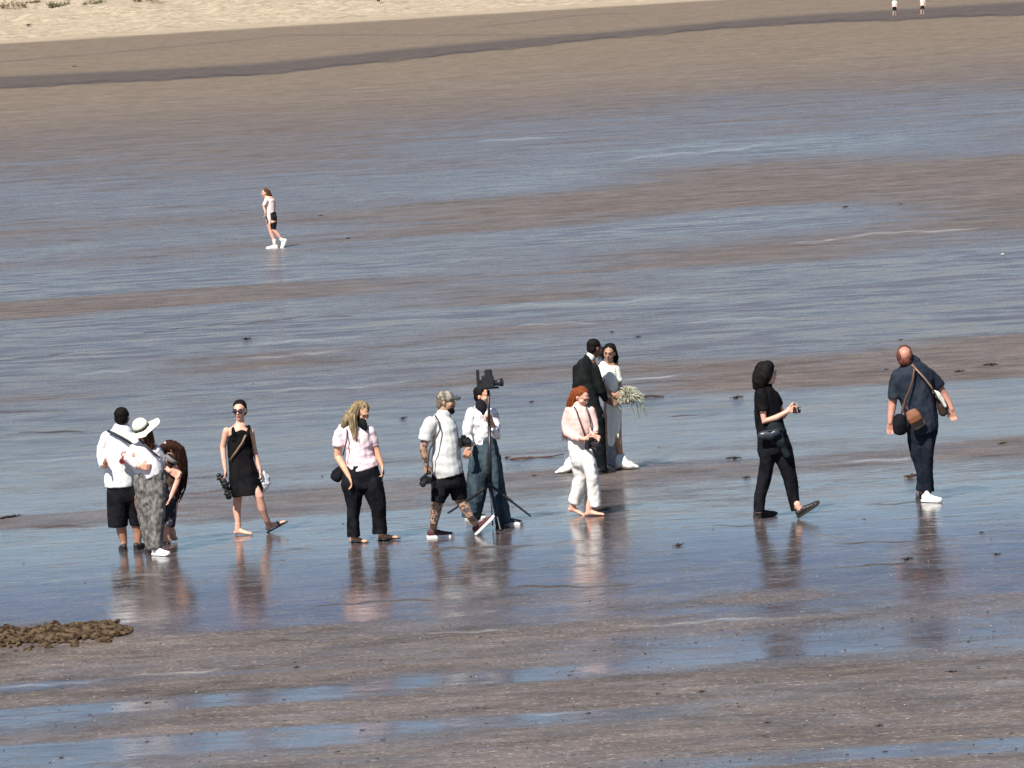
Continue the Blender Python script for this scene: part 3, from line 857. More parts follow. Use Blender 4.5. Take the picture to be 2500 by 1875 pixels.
# ---- 3 dark clothed woman bending behind the hat wearer
P = Person(408, 1338, 'person bending forward in dark brown clothes with long brown hair falling down the back')
P.Y += .45
P.head(414, 1097, -.05, yaw=-80, pitch=-45, size=.92)
P.neck(424, 1108, .0, .048)
loft(P.bm, P.rows([(1104, 408, 440), (1125, 402, 444), (1160, 406, 440), (1200, 400, 432), (1225, 400, 430)], .085))
P.tube([(410, 1120, -.12, .045), (438, 1158, -.16, .038), (432, 1178, -.17, .034), (418, 1212, -.20, .027)])
P.hand(P.p(418, 1212, -.20), DN + L_ * .5, TOW, .5)
P.tube([(412, 1118, .10, .045), (400, 1136, .0, .038), (414, 1150, -.16, .03)])
P.hand(P.p(414, 1150, -.16), R_ + DN * .6, UP, .6)
P.tube([(410, 1220, 0, .08), (408, 1275, -.02, .055), (404, 1300, 0, .046), (402, 1322, .02, .032)])
P.tube([(420, 1220, .1, .08), (418, 1275, .12, .055), (414, 1300, .14, .046), (412, 1318, .18, .032)])
a1 = P.ground(402, 1338); a1 = V((a1.x, P.Y, 0)) + UP * .08; a2 = V((a1.x + .06, P.Y + .2, .08))
P.foot(a1, 200, 0, .9); P.foot(a2, 190, 0, .9)
P.body(SK_PINK)
P.hair(H_DKBROWN, [('e', (0, -.02, .03), (.084, .095, .085)), ('t', [(424, 1088, -.10, .06), (437, 1098, -.10, .07), (444, 1125, -.10, .062), (446, 1155, -.10, .055), (443, 1185, -.08, .040), (436, 1205, -.06, .02)], .8), ('t', [(400, 1093, -.08, .05), (394, 1108, -.10, .035)])], fold=.008)
P.garment('top', C_DKBR, [
    (P.rows([(1104, 404, 440, .08), (1120, 396, 446, .11), (1150, 400, 448, .12), (1185, 402, 442, .12), (1200, 402, 438, .11)], .11), 'r', 'f'),
    ([(P.p(410, 1118, -.10), .06, .06), (P.p(424, 1140, -.14), .05, .05)], 'r', 'f')], fold=.008)
P.garment('wrap', C_PRINT, [(P.rows([(1190, 402, 440, .11), (1225, 399, 430, .11), (1260, 398, 428, .115), (1285, 399, 427, .12)], .11), 'r', 'f')], fold=.012, label='dark patterned wrap skirt')
P.strap([(404, 1112, -.20), (418, 1124, -.24), (432, 1132, -.22)], plain('grey_scarf', (.16, .15, .15), .9), .05, .012, name='scarf')

# ---- 4 woman in black dress
P = Person(600, 1308, 'person in sleeveless black dress and sunglasses striding with shoes in one hand')
P.head(585, 1003, 0, yaw=-12, pitch=-4, size=.98)
P.neck(587, 1040, 0, .046)
loft(P.bm, P.rows([(1040, 572, 602, .06), (1049, 556, 613, .08), (1068, 560, 612, .10), (1090, 562, 612, .10), (1122, 564, 612, .095), (1150, 562, 622, .10), (1172, 564, 626, .10)], .095))
P.tube([(553, 1052, 0, .045), (544, 1092, .02, .036), (546, 1118, -.02, .031), (550, 1146, -.06, .024)])
P.hand(P.p(550, 1146, -.06), DN + R_ * .1, TOW, .9)
P.tube([(612, 1054, 0, .043), (620, 1094, .05, .034), (626, 1118, .04, .030), (633, 1143, .0, .023)])
P.hand(P.p(633, 1143, 0), DN + R_ * .35, TOW, .8)
g1 = P.ground(583, 1306); g2 = P.ground(652, 1300)
a1 = g1 + UP * .078; a2 = g2 + UP * .105 + V((.03, 0, 0))
P.tube([(582, 1165, .05, .085), (581, 1205, .12, .055)])
loft(P.bm, [(P.p(581, 1205, .12), .055, .055), (P.p(578, 1245, .16), .050, .052), (a1 + UP * .09, .034, .036), (a1, .032, .034)])
P.tube([(606, 1165, -.02, .085), (628, 1205, -.12, .057), (633, 1212, -.12, .053)])
loft(P.bm, [(P.p(632, 1210, -.12), .052, .054), (P.p(640, 1242, -.08), .050, .052), (P.p(651, 1270, -.02), .036, .036), (a2, .033, .033)])
P.foot(a1, -25, 0); P.foot(a2, 8, 24)
P.body(SK_PINK)
P.face((EYE, BROW_D, MOUTH), glasses=GLASS_DARK)
P.hair(H_BLACK, [('e', (0, -.030, .058), (.083, .088, .078)), ('e', (0, -.055, .0), (.080, .062, .085)), ('e', (.062, -.02, .01), (.022, .05, .06)), ('e', (-.066, -.03, .02), (.018, .04, .045))])
P.garment('dress', C_BLACK2, [
    (P.rows([(1066, 560, 613, .115), (1082, 555, 615, .125), (1100, 556, 617, .125), (1125, 557, 619, .125), (1160, 558, 630, .155), (1185, 561, 638, .19), (1198, 564, 642, .205), (1207, 567, 642, .21)], .13), 'r', 'f'),
    ([(P.p(571, 1041, .0), .018, .012), (P.p(569, 1046, -.075), .020, .014), (P.p(570, 1058, -.115), .026, .016), (P.p(573, 1074, -.11), .04, .02)], 'r', 'r'),
    ([(P.p(607, 1040, .0), .018, .012), (P.p(608, 1045, -.075), .020, .014), (P.p(606, 1058, -.115), .026, .016), (P.p(601, 1074, -.11), .04, .02)], 'r', 'r'),
    (lambda bm: loft(bm, P.rows([(1044, 566, 612, .035, .05), (1070, 564, 612, .06, .06)], .05)))], fold=.009, ff=(10, 10, 2.5))
P.strap([(600, 1062, -.15), (592, 1080, -.155), (577, 1102, -.155), (561, 1124, -.12)], TANL, .022)
# sandal on the lifted foot and the pair in her hand
M = Matrix.Rotation(rad(8), 3, 'Z') @ Matrix.Rotation(rad(-24), 3, 'Y')
bm = bmesh.new()
for x in (-.05, -.01, .03, .07, .11, .15, .19): ell(bm, a2 + M @ V((x, 0, -.084)), (.035, .042, .010), M, 2)
o = finish(bm, 'sandal', BLACK_SHOE, P.e, P.base); fuse(o, .008, 1)
bm = bmesh.new()
loft(bm, [(a2 + M @ V((.10, -.045, -.08)), .008, .008), (a2 + M @ V((.10, -.03, -.035)), .008, .008), (a2 + M @ V((.10, .0, -.022)), .008, .008), (a2 + M @ V((.10, .03, -.035)), .008, .008), (a2 + M @ V((.10, .045, -.08)), .008, .008)], seg=8)
finish(bm, 'strap', BLACK_SHOE, o, P.base)
for k, (cx, cy, an) in enumerate(((545, 1178, 62), (553, 1194, 78))):
    t = thing('sandal', P.p(cx, cy, -.08 - .05 * k), ('black sandal hanging uppermost in the hand of the black dress wearer', 'black sandal hanging lower in the hand of the black dress wearer')[k], 'sandal', 'black sandals carried in one hand')
    M = Matrix.Rotation(rad(an), 3, 'Y') @ Matrix.Rotation(rad(70), 3, 'X')
    bm = bmesh.new()
    for x in (-.10, -.06, -.02, .02, .06, .10): ell(bm, M @ V((x, 0, 0)), (.035, .038 + .006 * (x > 0), .014), M, 2)
    o = finish(bm, 'sole', BLACK_SHOE, t); fuse(o, .009, 1)
    for x0 in (.05, -.07):
        bm = bmesh.new()
        loft(bm, [(M @ V((x0, -.042, .005)), .012, .012), (M @ V((x0, -.03, .05)), .012, .012), (M @ V((x0, .03, .05)), .012, .012), (M @ V((x0, .042, .005)), .012, .012)], seg=8)
        finish(bm, 'strap', BLACK_SHOE, t)
bm = bmesh.new()
t = thing('bag', P.p(641, 1150, .06), 'soft white cloth bag hanging beside the black dress from one hand', 'bag')
o_ = t.location
loft(bm, [(P.p(634, 1150, .03) - o_, .015, .03), (P.p(638, 1156, .05) - o_, .05, .06), (P.p(643, 1168, .08) - o_, .078, .08), (P.p(646, 1180, .08) - o_, .070, .08), (P.p(643, 1192, .08) - o_, .040, .06), (P.p(640, 1202, .07) - o_, .022, .03)])
o = finish(bm, 'pouch', C_WHITE, t); fuse(o, .009, 1, .010, (12, 12, 6))
bm = bmesh.new(); loft(bm, [(P.p(632, 1146, .0) - o_, .006, .006), (P.p(634, 1154, .03) - o_, .006, .006)], seg=8); finish(bm, 'handle', C_WHITE, t)

# ---- 5 blonde woman in pale T-shirt
P = Person(885, 1325, 'person with long dark blonde hair looking down, pale pinkish T-shirt and black trousers')
P.head(884, 1008, -.02, yaw=30, pitch=-32, size=1.0)
P.neck(874, 1040, 0, .05)
loft(P.bm, P.rows([(1038, 848, 892, .07), (1052, 832, 902), (1075, 842, 904), (1110, 846, 908), (1145, 850, 920, .11), (1165, 848, 920, .11)], .12))
P.tube([(832, 1056, 0, .058), (826, 1090, .02, .050), (825, 1116, .03, .045), (840, 1142, -.08, .036), (852, 1164, -.14, .026)])
P.hand(P.p(852, 1164, -.14), DN + R_ * .25, TOW + R_ * .3, .5)
P.tube([(905, 1062, 0, .055), (917, 1094, .03, .045), (921, 1106, .02, .040), (933, 1138, -.02, .025)])
P.hand(P.p(933, 1138, -.02), DN + R_ * .15, TOW, .8)
g1 = P.ground(866, 1324); g2 = P.ground(934, 1319)
a1 = g1 + UP * .075; a2 = g2 + UP * .080
P.tube([(864, 1180, 0, .08), (862, 1215, 0, .06), (864, 1250, 0, .055), (864, 1280, 0, .05), (864, 1306, 0, .036)])
P.tube([(912, 1180, 0, .08), (920, 1215, 0, .06), (925, 1250, -.03, .055), (927, 1280, 0, .05), (930, 1302, .0, .036)])
P.foot(a1, -38, 0); P.foot(a2, -12, 4)
P.body(SK_WARM)
P.face((EYE, BROW_L, MOUTH))
P.hair(H_BLOND, [('e', (0, -.028, .050), (.088, .096, .082)), ('e', (0, -.055, -.02), (.085, .065, .095)),
    ('t', [(872, 992, -.04, .06), (858, 1010, -.06, .058), (846, 1026, -.06, .050), (838, 1040, -.05, .028)]),
    ('t', [(868, 996, -.08, .055), (861, 1020, -.11, .048), (862, 1042, -.13, .036), (868, 1062, -.14, .016)]),
    ('t', [(880, 992, .0, .05), (852, 1012, .02, .05), (843, 1034, .02, .036)])], fold=.008, fine=.007)
P.garment('t_shirt', C_PINKW, [
    (P.rows([(1036, 848, 894, .075), (1046, 832, 904, .11), (1062, 828, 909, .14), (1080, 840, 911, .15), (1096, 843, 909, .14), (1115, 842, 913, .145), (1132, 844, 921, .155), (1146, 848, 926, .155)], .14), 'r', 'f'),
    ([(P.p(836, 1050), .075, .085), (P.p(829, 1070, .02), .080, .085), (P.p(827, 1089, .02), .072, .08)], 'r', 'f'),
    ([(P.p(902, 1054), .065, .075), (P.p(910, 1074, .02), .06, .065), (P.p(914, 1088, .03), .055, .06)], 'r', 'f')], fold=.011, ff=(4, 4, 9))
P.garment('trousers', C_BLACK, [
    (P.rows([(1138, 848, 924), (1160, 836, 930), (1180, 832, 935), (1192, 835, 936, .14)], .15), 'r', 'f'),
    (P.rows([(1180, 833, 889, .15), (1206, 839, 888, .13), (1222, 843, 884, .115), (1240, 848, 881, .095), (1265, 847, 878, .09), (1290, 847, 879, .09), (1310, 848, 880, .095)], .11), 'r', 'f'),
    (P.rows([(1180, 882, 935, .15), (1206, 889, 940, .13, -.01), (1222, 897, 942, .115, -.01), (1240, 905, 943, .10, -.02), (1265, 909, 943, .09, -.01), (1290, 909, 945, .09), (1303, 909, 945, .095)], .11), 'r', 'f')], fold=.008)
P.garment('neck_dark_wedge', C_BLACK, [(P.rows([(1026, 868, 890, .065, -.04), (1034, 870, 896, .07, -.05), (1042, 880, 898, .05, -.09), (1047, 887, 896, .025, -.11)], .05), 'r', 'r')], fold=.006)  # dark wedge below the chin, narrowing downwards
for gg, an, pi in ((a1, -38, 0), (a2, -12, 4)):
    M = Matrix.Rotation(rad(an), 3, 'Z') @ Matrix.Rotation(rad(-pi), 3, 'Y')
    bm = bmesh.new()
    for x in (-.05, -.01, .03, .07, .11, .15, .19): ell(bm, gg + M @ V((x, 0, -.078)), (.035, .044, .008), M, 2)
    o = finish(bm, 'flip_flop', BLACK_SHOE, P.e, P.base); fuse(o, .007, 1)
P.strap([(846, 1040, -.02), (847, 1052, -.13), (847, 1072, -.155), (842, 1094, -.16), (837, 1112, -.15)], LEATHER_D, .016)
t = thing('handbag', P.p(824, 1160, .06), 'small black bag hanging behind the hip of the blonde person', 'bag')
o_ = t.location
bm = bmesh.new(); loft(bm, [(P.p(834, 1146, .08) - o_, .05, .04), (P.p(824, 1158, .06) - o_, .075, .05), (P.p(820, 1166, .06) - o_, .070, .05)])
o = finish(bm, 'pouch', C_BLACK, t); fuse(o, .009, 1, .006)
t = thing('phone', P.p(934, 1163, -.06), 'dark phone held low in the hand of the blonde person', 'phone')
bm = bmesh.new(); box(bm, V(), (.012, .07, .14), Matrix.Rotation(rad(14), 3, 'Y'), .005); finish(bm, 'casing', BLACK_PLASTIC, t, smooth=False)
bm = bmesh.new(); box(bm, V((.008, 0, 0)), (.002, .062, .13), Matrix.Rotation(rad(14), 3, 'Y')); finish(bm, 'screen', GLASS_DARK, t, smooth=False)

# ---- 6 man in camouflage cap
P = Person(1072, 1316, 'bearded person in camouflage cap, pale grey T-shirt and black shorts striding right')
P.head(1089, 982, 0, yaw=78, pitch=-6, size=1.06)
P.neck(1080, 1018, .0, .062)
loft(P.bm, P.rows([(1020, 1060, 1100, .09), (1034, 1052, 1108), (1070, 1058, 1118), (1110, 1058, 1122), (1150, 1058, 1126, .13), (1165, 1062, 1124, .11)], .14))
P.tube([(1050, 1040, -.14, .062), (1038, 1076, -.16, .052), (1033, 1094, -.17, .046), (1038, 1118, -.17, .040), (1041, 1136, -.17, .030)])
P.hand(P.p(1041, 1136, -.17), DN + R_ * .1, R_, .8, n=AWAY)
P.tube([(1100, 1040, .16, .058), (1108, 1078, .20, .050), (1112, 1092, .18, .044), (1128, 1086, .02, .034)])
P.hand(P.p(1128, 1086, .02), R_ + UP * .1, UP, .9, n=TOW)
g1 = P.ground(1060, 1312); g2 = P.ground(1153, 1308)
a1 = g1 + UP * .088; a2 = g2 + UP * .125 + V((.055, 0, 0))
P.tube([(1074, 1165, -.02, .08), (1070, 1205, -.03, .07), (1068, 1224, -.04, .068)])
loft(P.bm, [(P.p(1068, 1224, -.04), .072, .07), (P.p(1064, 1248, .0), .066, .07), (P.p(1060, 1272, .0), .050, .052), (a1 + UP * .03, .042, .045), (a1, .04, .045)])
P.tube([(1110, 1165, .08, .08), (1120, 1203, .06, .07), (1122, 1218, .05, .068)])
loft(P.bm, [(P.p(1123, 1216, .05), .070, .07), (P.p(1135, 1238, .03), .062, .066), (P.p(1147, 1260, .0), .044, .046), (a2, .040, .042)])
P.body(SK_TATT)
P.face((EYE, BROW_D, MOUTH))
P.hair(H_GREY, [('e', (0, -.03, .02), (.080, .082, .085)), ('e', (0, -.06, -.03), (.066, .045, .06))], fold=.001, fine=.002)
P.hair(H_BLACK, [('e', (0, .050, -.078), (.052, .045, .038)), ('e', (0, .070, -.098), (.032, .032, .034)), ('e', (0, .088, -.040), (.030, .014, .008))], name='beard', fold=.002, fine=.003)
bm = bmesh.new()
hc, hM = P.hc, P.hM
ell(bm, hc + hM @ V((0, -.014, .052)), (.088, .102, .078), hM)
o = finish(bm, 'cap', C_CAP, P.e, P.base); fuse(o, .008, 1, .002)
bm = bmesh.new()
for x in (-.05, -.025, 0, .025, .05):
    loft(bm, [(hc + hM @ V((x, .075, .058)), .020, .008), (hc + hM @ V((x, .125, .062 - abs(x) * .25)), .020, .006), (hc + hM @ V((x * .9, .165 - abs(x) * .5, .058 - abs(x) * .35)), .018, .005)], seg=10)
pk = finish(bm, 'cap_peak', plain('black_peak', (.05, .05, .05), .8), P.e, P.base); fuse(pk, .007, 1)
P.garment('t_shirt', C_TEEG, [
    (P.rows([(1014, 1064, 1102, .09), (1026, 1050, 1110, .15), (1045, 1048, 1116, .18), (1068, 1054, 1121, .19), (1092, 1056, 1124, .20), (1120, 1053, 1126, .205), (1146, 1053, 1131, .21), (1162, 1058, 1134, .21)], .19), 'r', 'f'),
    ([(P.p(1052, 1034, -.12), .085, .085), (P.p(1042, 1054, -.15), .085, .085), (P.p(1037, 1076, -.16), .078, .08)], 'r', 'f'),
    ([(P.p(1100, 1036, .14), .07, .08), (P.p(1107, 1066, .18), .065, .07)], 'r', 'f')], fold=.006, ff=(3, 3, 9), smooth=3)
P.garment('shorts', C_BLACK, [
    (P.rows([(1154, 1054, 1132), (1180, 1052, 1137), (1190, 1052, 1139, .16)], .18), 'r', 'f'),
    (P.rows([(1184, 1052, 1102, .15, -.02), (1206, 1052, 1096, .13, -.03), (1214, 1052, 1089, .125, -.03), (1227, 1053, 1084, .11, -.04)], .12), 'r', 'f'),
    (P.rows([(1180, 1092, 1138, .15, .06), (1204, 1099, 1141, .13, .05), (1219, 1104, 1141, .11, .05)], .12), 'r', 'f')], fold=.008)
P.shoe(a1, -4, 0, MAROON, WHITE_SOLE, 1.08); P.shoe(a2, -14, 40, MAROON, WHITE_SOLE, 1.08)
P.strap([(1062, 1014, -.05), (1070, 1026, -.18), (1074, 1048, -.225), (1066, 1066, -.25), (1056, 1084, -.27), (1048, 1100, -.25), (1045, 1130, -.24), (1043, 1158, -.25)], LEATHER_D, .018)
camera_body(P.p(1041, 1172, -.24), TOW + L_ * .6 + DN * .5, UP, 'black camera hanging at the hip of the camouflage cap wearer', 1.0, .08)
camera_body(P.p(1132, 1078, -.06), TOW + R_ * .8, UP, 'dark camera held at chest height by the camouflage cap wearer', 1.15, .06)

# ---- 7 operator with the camera stand
P = Person(1232, 1281, 'person in white floral shirt and wide jeans behind a tall camera stand')
P.head(1178, 968, .05, yaw=62, pitch=-4, size=.98)
P.neck(1174, 1000, .06, .05)
loft(P.bm, P.rows([(1000, 1158, 1198, .08), (1012, 1148, 1208), (1050, 1150, 1206), (1080, 1162, 1206), (1110, 1158, 1212), (1140, 1158, 1216)], .11, .05))
P.tube([(1152, 1008, .0, .052), (1142, 1052, -.04, .044), (1138, 1066, -.06, .042), (1146, 1082, -.16, .036), (1144, 1094, -.26, .028)])
P.hand(P.p(1144, 1094, -.26), DN + L_ * .4, R_, .6, n=AWAY)
P.tube([(1204, 1010, .02, .050), (1212, 1048, -.03, .042), (1212, 1060, -.06, .040), (1200, 1030, -.20, .028)])
P.hand(P.p(1200, 1030, -.20), UP + L_ * .5, L_, 1.0, n=TOW)
g1 = P.ground(1150, 1266); g2 = P.ground(1236, 1281)
a1 = g1 + UP * .085; a2 = g2 + UP * .085
P.tube([(1170, 1140, .05, .09), (1160, 1200, .06, .06), (1150, 1245, .1, .04)])
P.tube([(1204, 1140, .05, .09), (1218, 1200, .0, .06), (1230, 1262, -.02, .04)])
P.body(SK_WARM)
P.face((EYE, BROW_D, MOUTH))
P.hair(H_BLACK, [('e', (0, -.028, .050), (.084, .094, .080)), ('e', (0, -.05, .0), (.078, .06, .075))])
P.garment('shirt', C_FLORAL, [
    (P.rows([(994, 1160, 1196, .08), (1004, 1146, 1208, .11), (1022, 1140, 1211, .13), (1050, 1142, 1210, .13), (1074, 1150, 1207, .125), (1084, 1152, 1208, .125)], .12, .05), 'r', 'f'),
    ([(P.p(1152, 1008, .0), .065, .07), (P.p(1141, 1044, -.04), .060, .065), (P.p(1141, 1070, -.08), .055, .06), (P.p(1148, 1084, -.18), .045, .05)], 'r', 'f'),
    ([(P.p(1204, 1010, .02), .06, .07), (P.p(1212, 1042, -.02), .055, .06), (P.p(1212, 1064, -.06), .050, .055), (P.p(1204, 1044, -.16), .042, .045)], 'r', 'f')], fold=.009)
P.garment('neckerchief', C_BLACK, [(P.rows([(984, 1161, 1188, .065, .03), (994, 1160, 1190, .075, .02), (1004, 1168, 1188, .06, -.03), (1010, 1174, 1184, .03, -.06)], .05), 'r', 'r')], fold=.005)
P.garment('jeans', C_DENIM, [
    (P.rows([(1076, 1160, 1212, .13), (1096, 1156, 1216), (1120, 1149, 1220), (1140, 1146, 1223)], .15, .05), 'r', 'r'),
    (P.rows([(1120, 1147, 1192, .14), (1160, 1143, 1192, .15), (1200, 1140, 1186, .15), (1240, 1134, 1178, .14, .08), (1262, 1128, 1172, .14, .10)], .14, .05), 'r', 'f'),
    (P.rows([(1120, 1184, 1222, .14), (1160, 1188, 1228, .15), (1200, 1196, 1233, .14), (1240, 1204, 1242, .13, -.01), (1279, 1210, 1249, .13, -.02)], .14, .05), 'r', 'f')], fold=.018, ff=(9, 9, 2))
P.shoe(a1, -30, 0, BLACK_SHOE, WHITE_SOLE); P.shoe(a2, -20, 0, GREY_SHOE, WHITE_SOLE)
# the camera stand: pole, cage with camera and lens, feet
zt = P.Y - .28
g = P.ground(1203, 1279)
t = thing('camera_stand', V((P.p(1200, 1270, -.28).x, zt, 0)), 'tall black monopod with spread feet and a caged video camera on top', 'camera stand')
o_ = t.location
def q(x, y, dy=-.28): return P.p(x, y, dy) - o_
bm = bmesh.new(); loft(bm, [(q(1192, 952), .017, .017), (q(1195, 1060), .017, .017)], 'f', 'f'); finish(bm, 'upper_pole', BLACK_PLASTIC, t)
bm = bmesh.new(); loft(bm, [(q(1195, 1040), .022, .022), (q(1197, 1182), .022, .022)], 'f', 'f'); finish(bm, 'lower_pole', BLACK_PLASTIC, t)
bm = bmesh.new(); loft(bm, [(q(1197, 1182), .009, .009), (V((.01, 0, .03)), .009, .009)], 'f', 'f'); finish(bm, 'centre_rod', plain('steel', (.45, .46, .48), .3, .9), t)
bm = bmesh.new(); loft(bm, [(q(1197, 1176), .032, .032), (q(1197, 1190), .032, .032)], 'f', 'f'); finish(bm, 'hub', BLACK_PLASTIC, t)
top = q(1197, 1184)
for ex in (at(1294, 1259, zt - .12) - o_, at(1095, 1252, zt + .15) - o_, V((.10, -.40, .012))):
    bm = bmesh.new(); mid = top.lerp(ex, .55)
    loft(bm, [(top, .016, .014), (mid, .018, .015), (mid.lerp(ex, .02), .013, .012), (ex, .013, .012)], seg=10)
    lg = finish(bm, 'leg', BLACK_PLASTIC, t)
    bm = bmesh.new(); ell(bm, ex, (.018, .018, .012), None, 2); finish(bm, 'rubber_foot', BLACK_PLASTIC, lg)
cc = q(1191, 932)
bm = bmesh.new(); box(bm, cc, (.15, .18, .15), None, .012); box(bm, cc + V((.01, .02, .10)), (.09, .12, .09), None, .010); finish(bm, 'camera_body', BLACK_PLASTIC, t, smooth=False)
bm = bmesh.new(); loft(bm, [(cc + V((.05, -.02, -.02)), .035, .035), (cc + V((.12, -.05, -.015)), .035, .035), (cc + V((.17, -.07, -.012)), .052, .052)], 'f', 'f'); finish(bm, 'lens', BLACK_PLASTIC, t)
bm = bmesh.new()
box(bm, cc + V((0, 0, -.075)), (.26, .05, .025), None, .006)
box(bm, q(1167, 925) , (.038, .06, .22), None, .008)
box(bm, q(1196, 920), (.060, .06, .17), None, .008)
box(bm, q(1183, 943), (.17, .10, .07), None, .008)
finish(bm, 'cage', BLACK_PLASTIC, t, smooth=False)
bm = bmesh.new(); box(bm, q(1177, 935), (.07, .03, .07), Matrix.Rotation(rad(15), 3, 'Z'), .005); finish(bm, 'monitor', BLACK_PLASTIC, t, smooth=False)

# ---- 8 groom
P = Person(1462, 1157, 'person in black suit and white collar holding the bride, turned away from the lookout')
P.head(1452, 851, 0, yaw=125, pitch=-6, size=1.02)
P.neck(1440, 880, .0, .056)
loft(P.bm, P.rows([(886, 1420, 1456, .08), (900, 1410, 1458), (940, 1408, 1458), (990, 1410, 1460), (1020, 1412, 1470)], .11))
P.tube([(1412, 902, .02, .055), (1410, 945, .08, .045), (1430, 965, .25, .035)])
P.tube([(1452, 900, -.02, .055), (1466, 942, -.05, .045), (1470, 952, -.04, .042), (1480, 978, .05, .028)])
P.hand(P.p(1480, 978, .05), R_ + DN * .4 + AWAY * .3, UP, .5)
P.hand(P.p(1430, 965, .26), R_ + AWAY * .5, UP, .5)
g1 = P.ground(1438, 1155); g2 = P.ground(1470, 1157)
a1 = g1 + UP * .085; a2 = g2 + UP * .085
P.tube([(1432, 1015, 0, .09), (1435, 1085, 0, .062), (1438, 1140, 0, .04)])
P.tube([(1458, 1015, 0, .09), (1464, 1085, 0, .062), (1469, 1142, 0, .04)])
P.body(SK_DARK)
P.face((EYE, BROW_D, MOUTH))
P.hair(H_BLACK, [('e', (0, -.022, .050), (.083, .094, .080)), ('e', (0, -.052, .005), (.078, .055, .075))], fold=.002, fine=.003)
P.garment('collar', C_WHITE, [([(P.p(1446, 864, -.005), .062, .062), (P.p(1439, 876, 0), .070, .072)], 'f', 'f')], fold=.001)
P.garment('jacket', C_SUIT, [
    (P.rows([(876, 1424, 1450, .08), (886, 1412, 1456, .10), (900, 1402, 1458, .125), (935, 1401, 1460, .13), (970, 1403, 1462, .125), (1000, 1403, 1468, .14), (1026, 1404, 1474, .145)], .12), 'r', 'f'),
    ([(P.p(1410, 902, .02), .07, .075), (P.p(1408, 945, .08), .06, .06), (P.p(1428, 964, .22), .045, .045)], 'r', 'f'),
    ([(P.p(1450, 900, -.03), .07, .075), (P.p(1463, 936, -.08), .062, .065), (P.p(1469, 954, -.07), .056, .06), (P.p(1478, 976, .03), .042, .042)], 'r', 'f')], fold=.006)
P.garment('trousers', C_SUIT, [
    (P.rows([(1005, 1408, 1472), (1030, 1408, 1476), (1045, 1410, 1478)], .13), 'r', 'r'),
    (P.rows([(1030, 1408, 1445, .12), (1085, 1418, 1450, .09), (1147, 1424, 1452, .09)], .11), 'r', 'f'),
    (P.rows([(1030, 1440, 1478, .12), (1085, 1446, 1480, .09), (1149, 1455, 1483, .09)], .11), 'r', 'f')], fold=.007)
P.shoe(a1, 60, 0, BLACK_SHOE, DARK_SOLE); P.shoe(a2, 40, 0, BLACK_SHOE, DARK_SOLE)
groom = P

# ---- 9 bride
P = Person(1500, 1146, 'dark haired bride in ivory gown with train, held by the black suit wearer')
P.head(1488, 862, -.02, yaw=-18, pitch=-12, roll=-8, size=.96)
P.neck(1486, 890, .0, .046)
loft(P.bm, P.rows([(892, 1466, 1504, .06), (905, 1464, 1508), (940, 1470, 1506), (975, 1474, 1502), (1005, 1472, 1514), (1030, 1472, 1514)], .095))
P.tube([(1466, 902, -.04, .045), (1470, 938, -.12, .038), (1484, 955, -.14, .03), (1500, 966, -.16, .026)])
P.hand(P.p(1500, 966, -.16), R_ + DN * .1, UP, .9, n=TOW)
P.tube([(1505, 905, .0, .045), (1512, 940, .0, .037), (1512, 958, -.02, .034), (1520, 982, -.10, .024)])
P.hand(P.p(1520, 982, -.10), R_ + UP * .2, UP, .9, n=AWAY)
g1 = P.ground(1485, 1143); g2 = P.ground(1516, 1140)
a1 = g1 + UP * .075; a2 = g2 + UP * .075
P.tube([(1484, 1020, 0, .085), (1486, 1078, 0, .055), (1485, 1105, 0, .045), (1485, 1132, 0, .03)])
P.tube([(1502, 1020, -.02, .085), (1508, 1072, -.06, .055), (1512, 1100, -.04, .046), (1516, 1130, 0, .03)])
P.foot(a1, -40, 0, .95); P.foot(a2, -20, 0, .95)
P.body(SK_BR)
P.face((EYE, BROW_D, MOUTH))
P.hair(H_BLACK, [('e', (0, -.030, .055), (.086, .090, .078)), ('e', (0, -.055, -.01), (.088, .062, .085)), ('t', [(1499, 855, .03, .035), (1503, 872, .03, .032), (1501, 888, .04, .02)]), ('t', [(1474, 852, .03, .035), (1472, 868, .04, .03)])])
P.garment('bodice', C_GOWN, [
    (P.rows([(890, 1464, 1480, .06), (902, 1462, 1508, .10), (925, 1464, 1510, .125), (950, 1471, 1511, .125), (975, 1474, 1509, .115), (982, 1476, 1506, .11)], .11), 'r', 'f'),
    ([(P.p(1466, 900, -.03), .055, .06), (P.p(1469, 925, -.10), .05, .055)], 'r', 'f'),
    ([(P.p(1504, 903, .0), .055, .06), (P.p(1511, 932, .0), .055, .06)], 'r', 'f')], fold=.005)
P.garment('skirt', C_GOWN, [(P.rows([(978, 1477, 1508, .11), (1000, 1478, 1518, .135), (1030, 1479, 1517, .14), (1055, 1479, 1512, .13), (1075, 1479, 1504, .12), (1088, 1480, 1500, .11)], .12), 'r', 'f'),
    ([(P.p(1505, 1010, -.08), .04, .03), (P.p(1509, 1045, -.11), .035, .02), (P.p(1508, 1068, -.12), .02, .012)], 'r', 'r')], fold=.013, ff=(12, 12, 3))
P.garment('underskirt', C_LACE, [(P.rows([(1070, 1480, 1504, .09), (1100, 1481, 1508, .10), (1136, 1483, 1507, .10)], .1), 'r', 'f')], fold=.012, ff=(14, 14, 2), label='grey sheer underskirt')
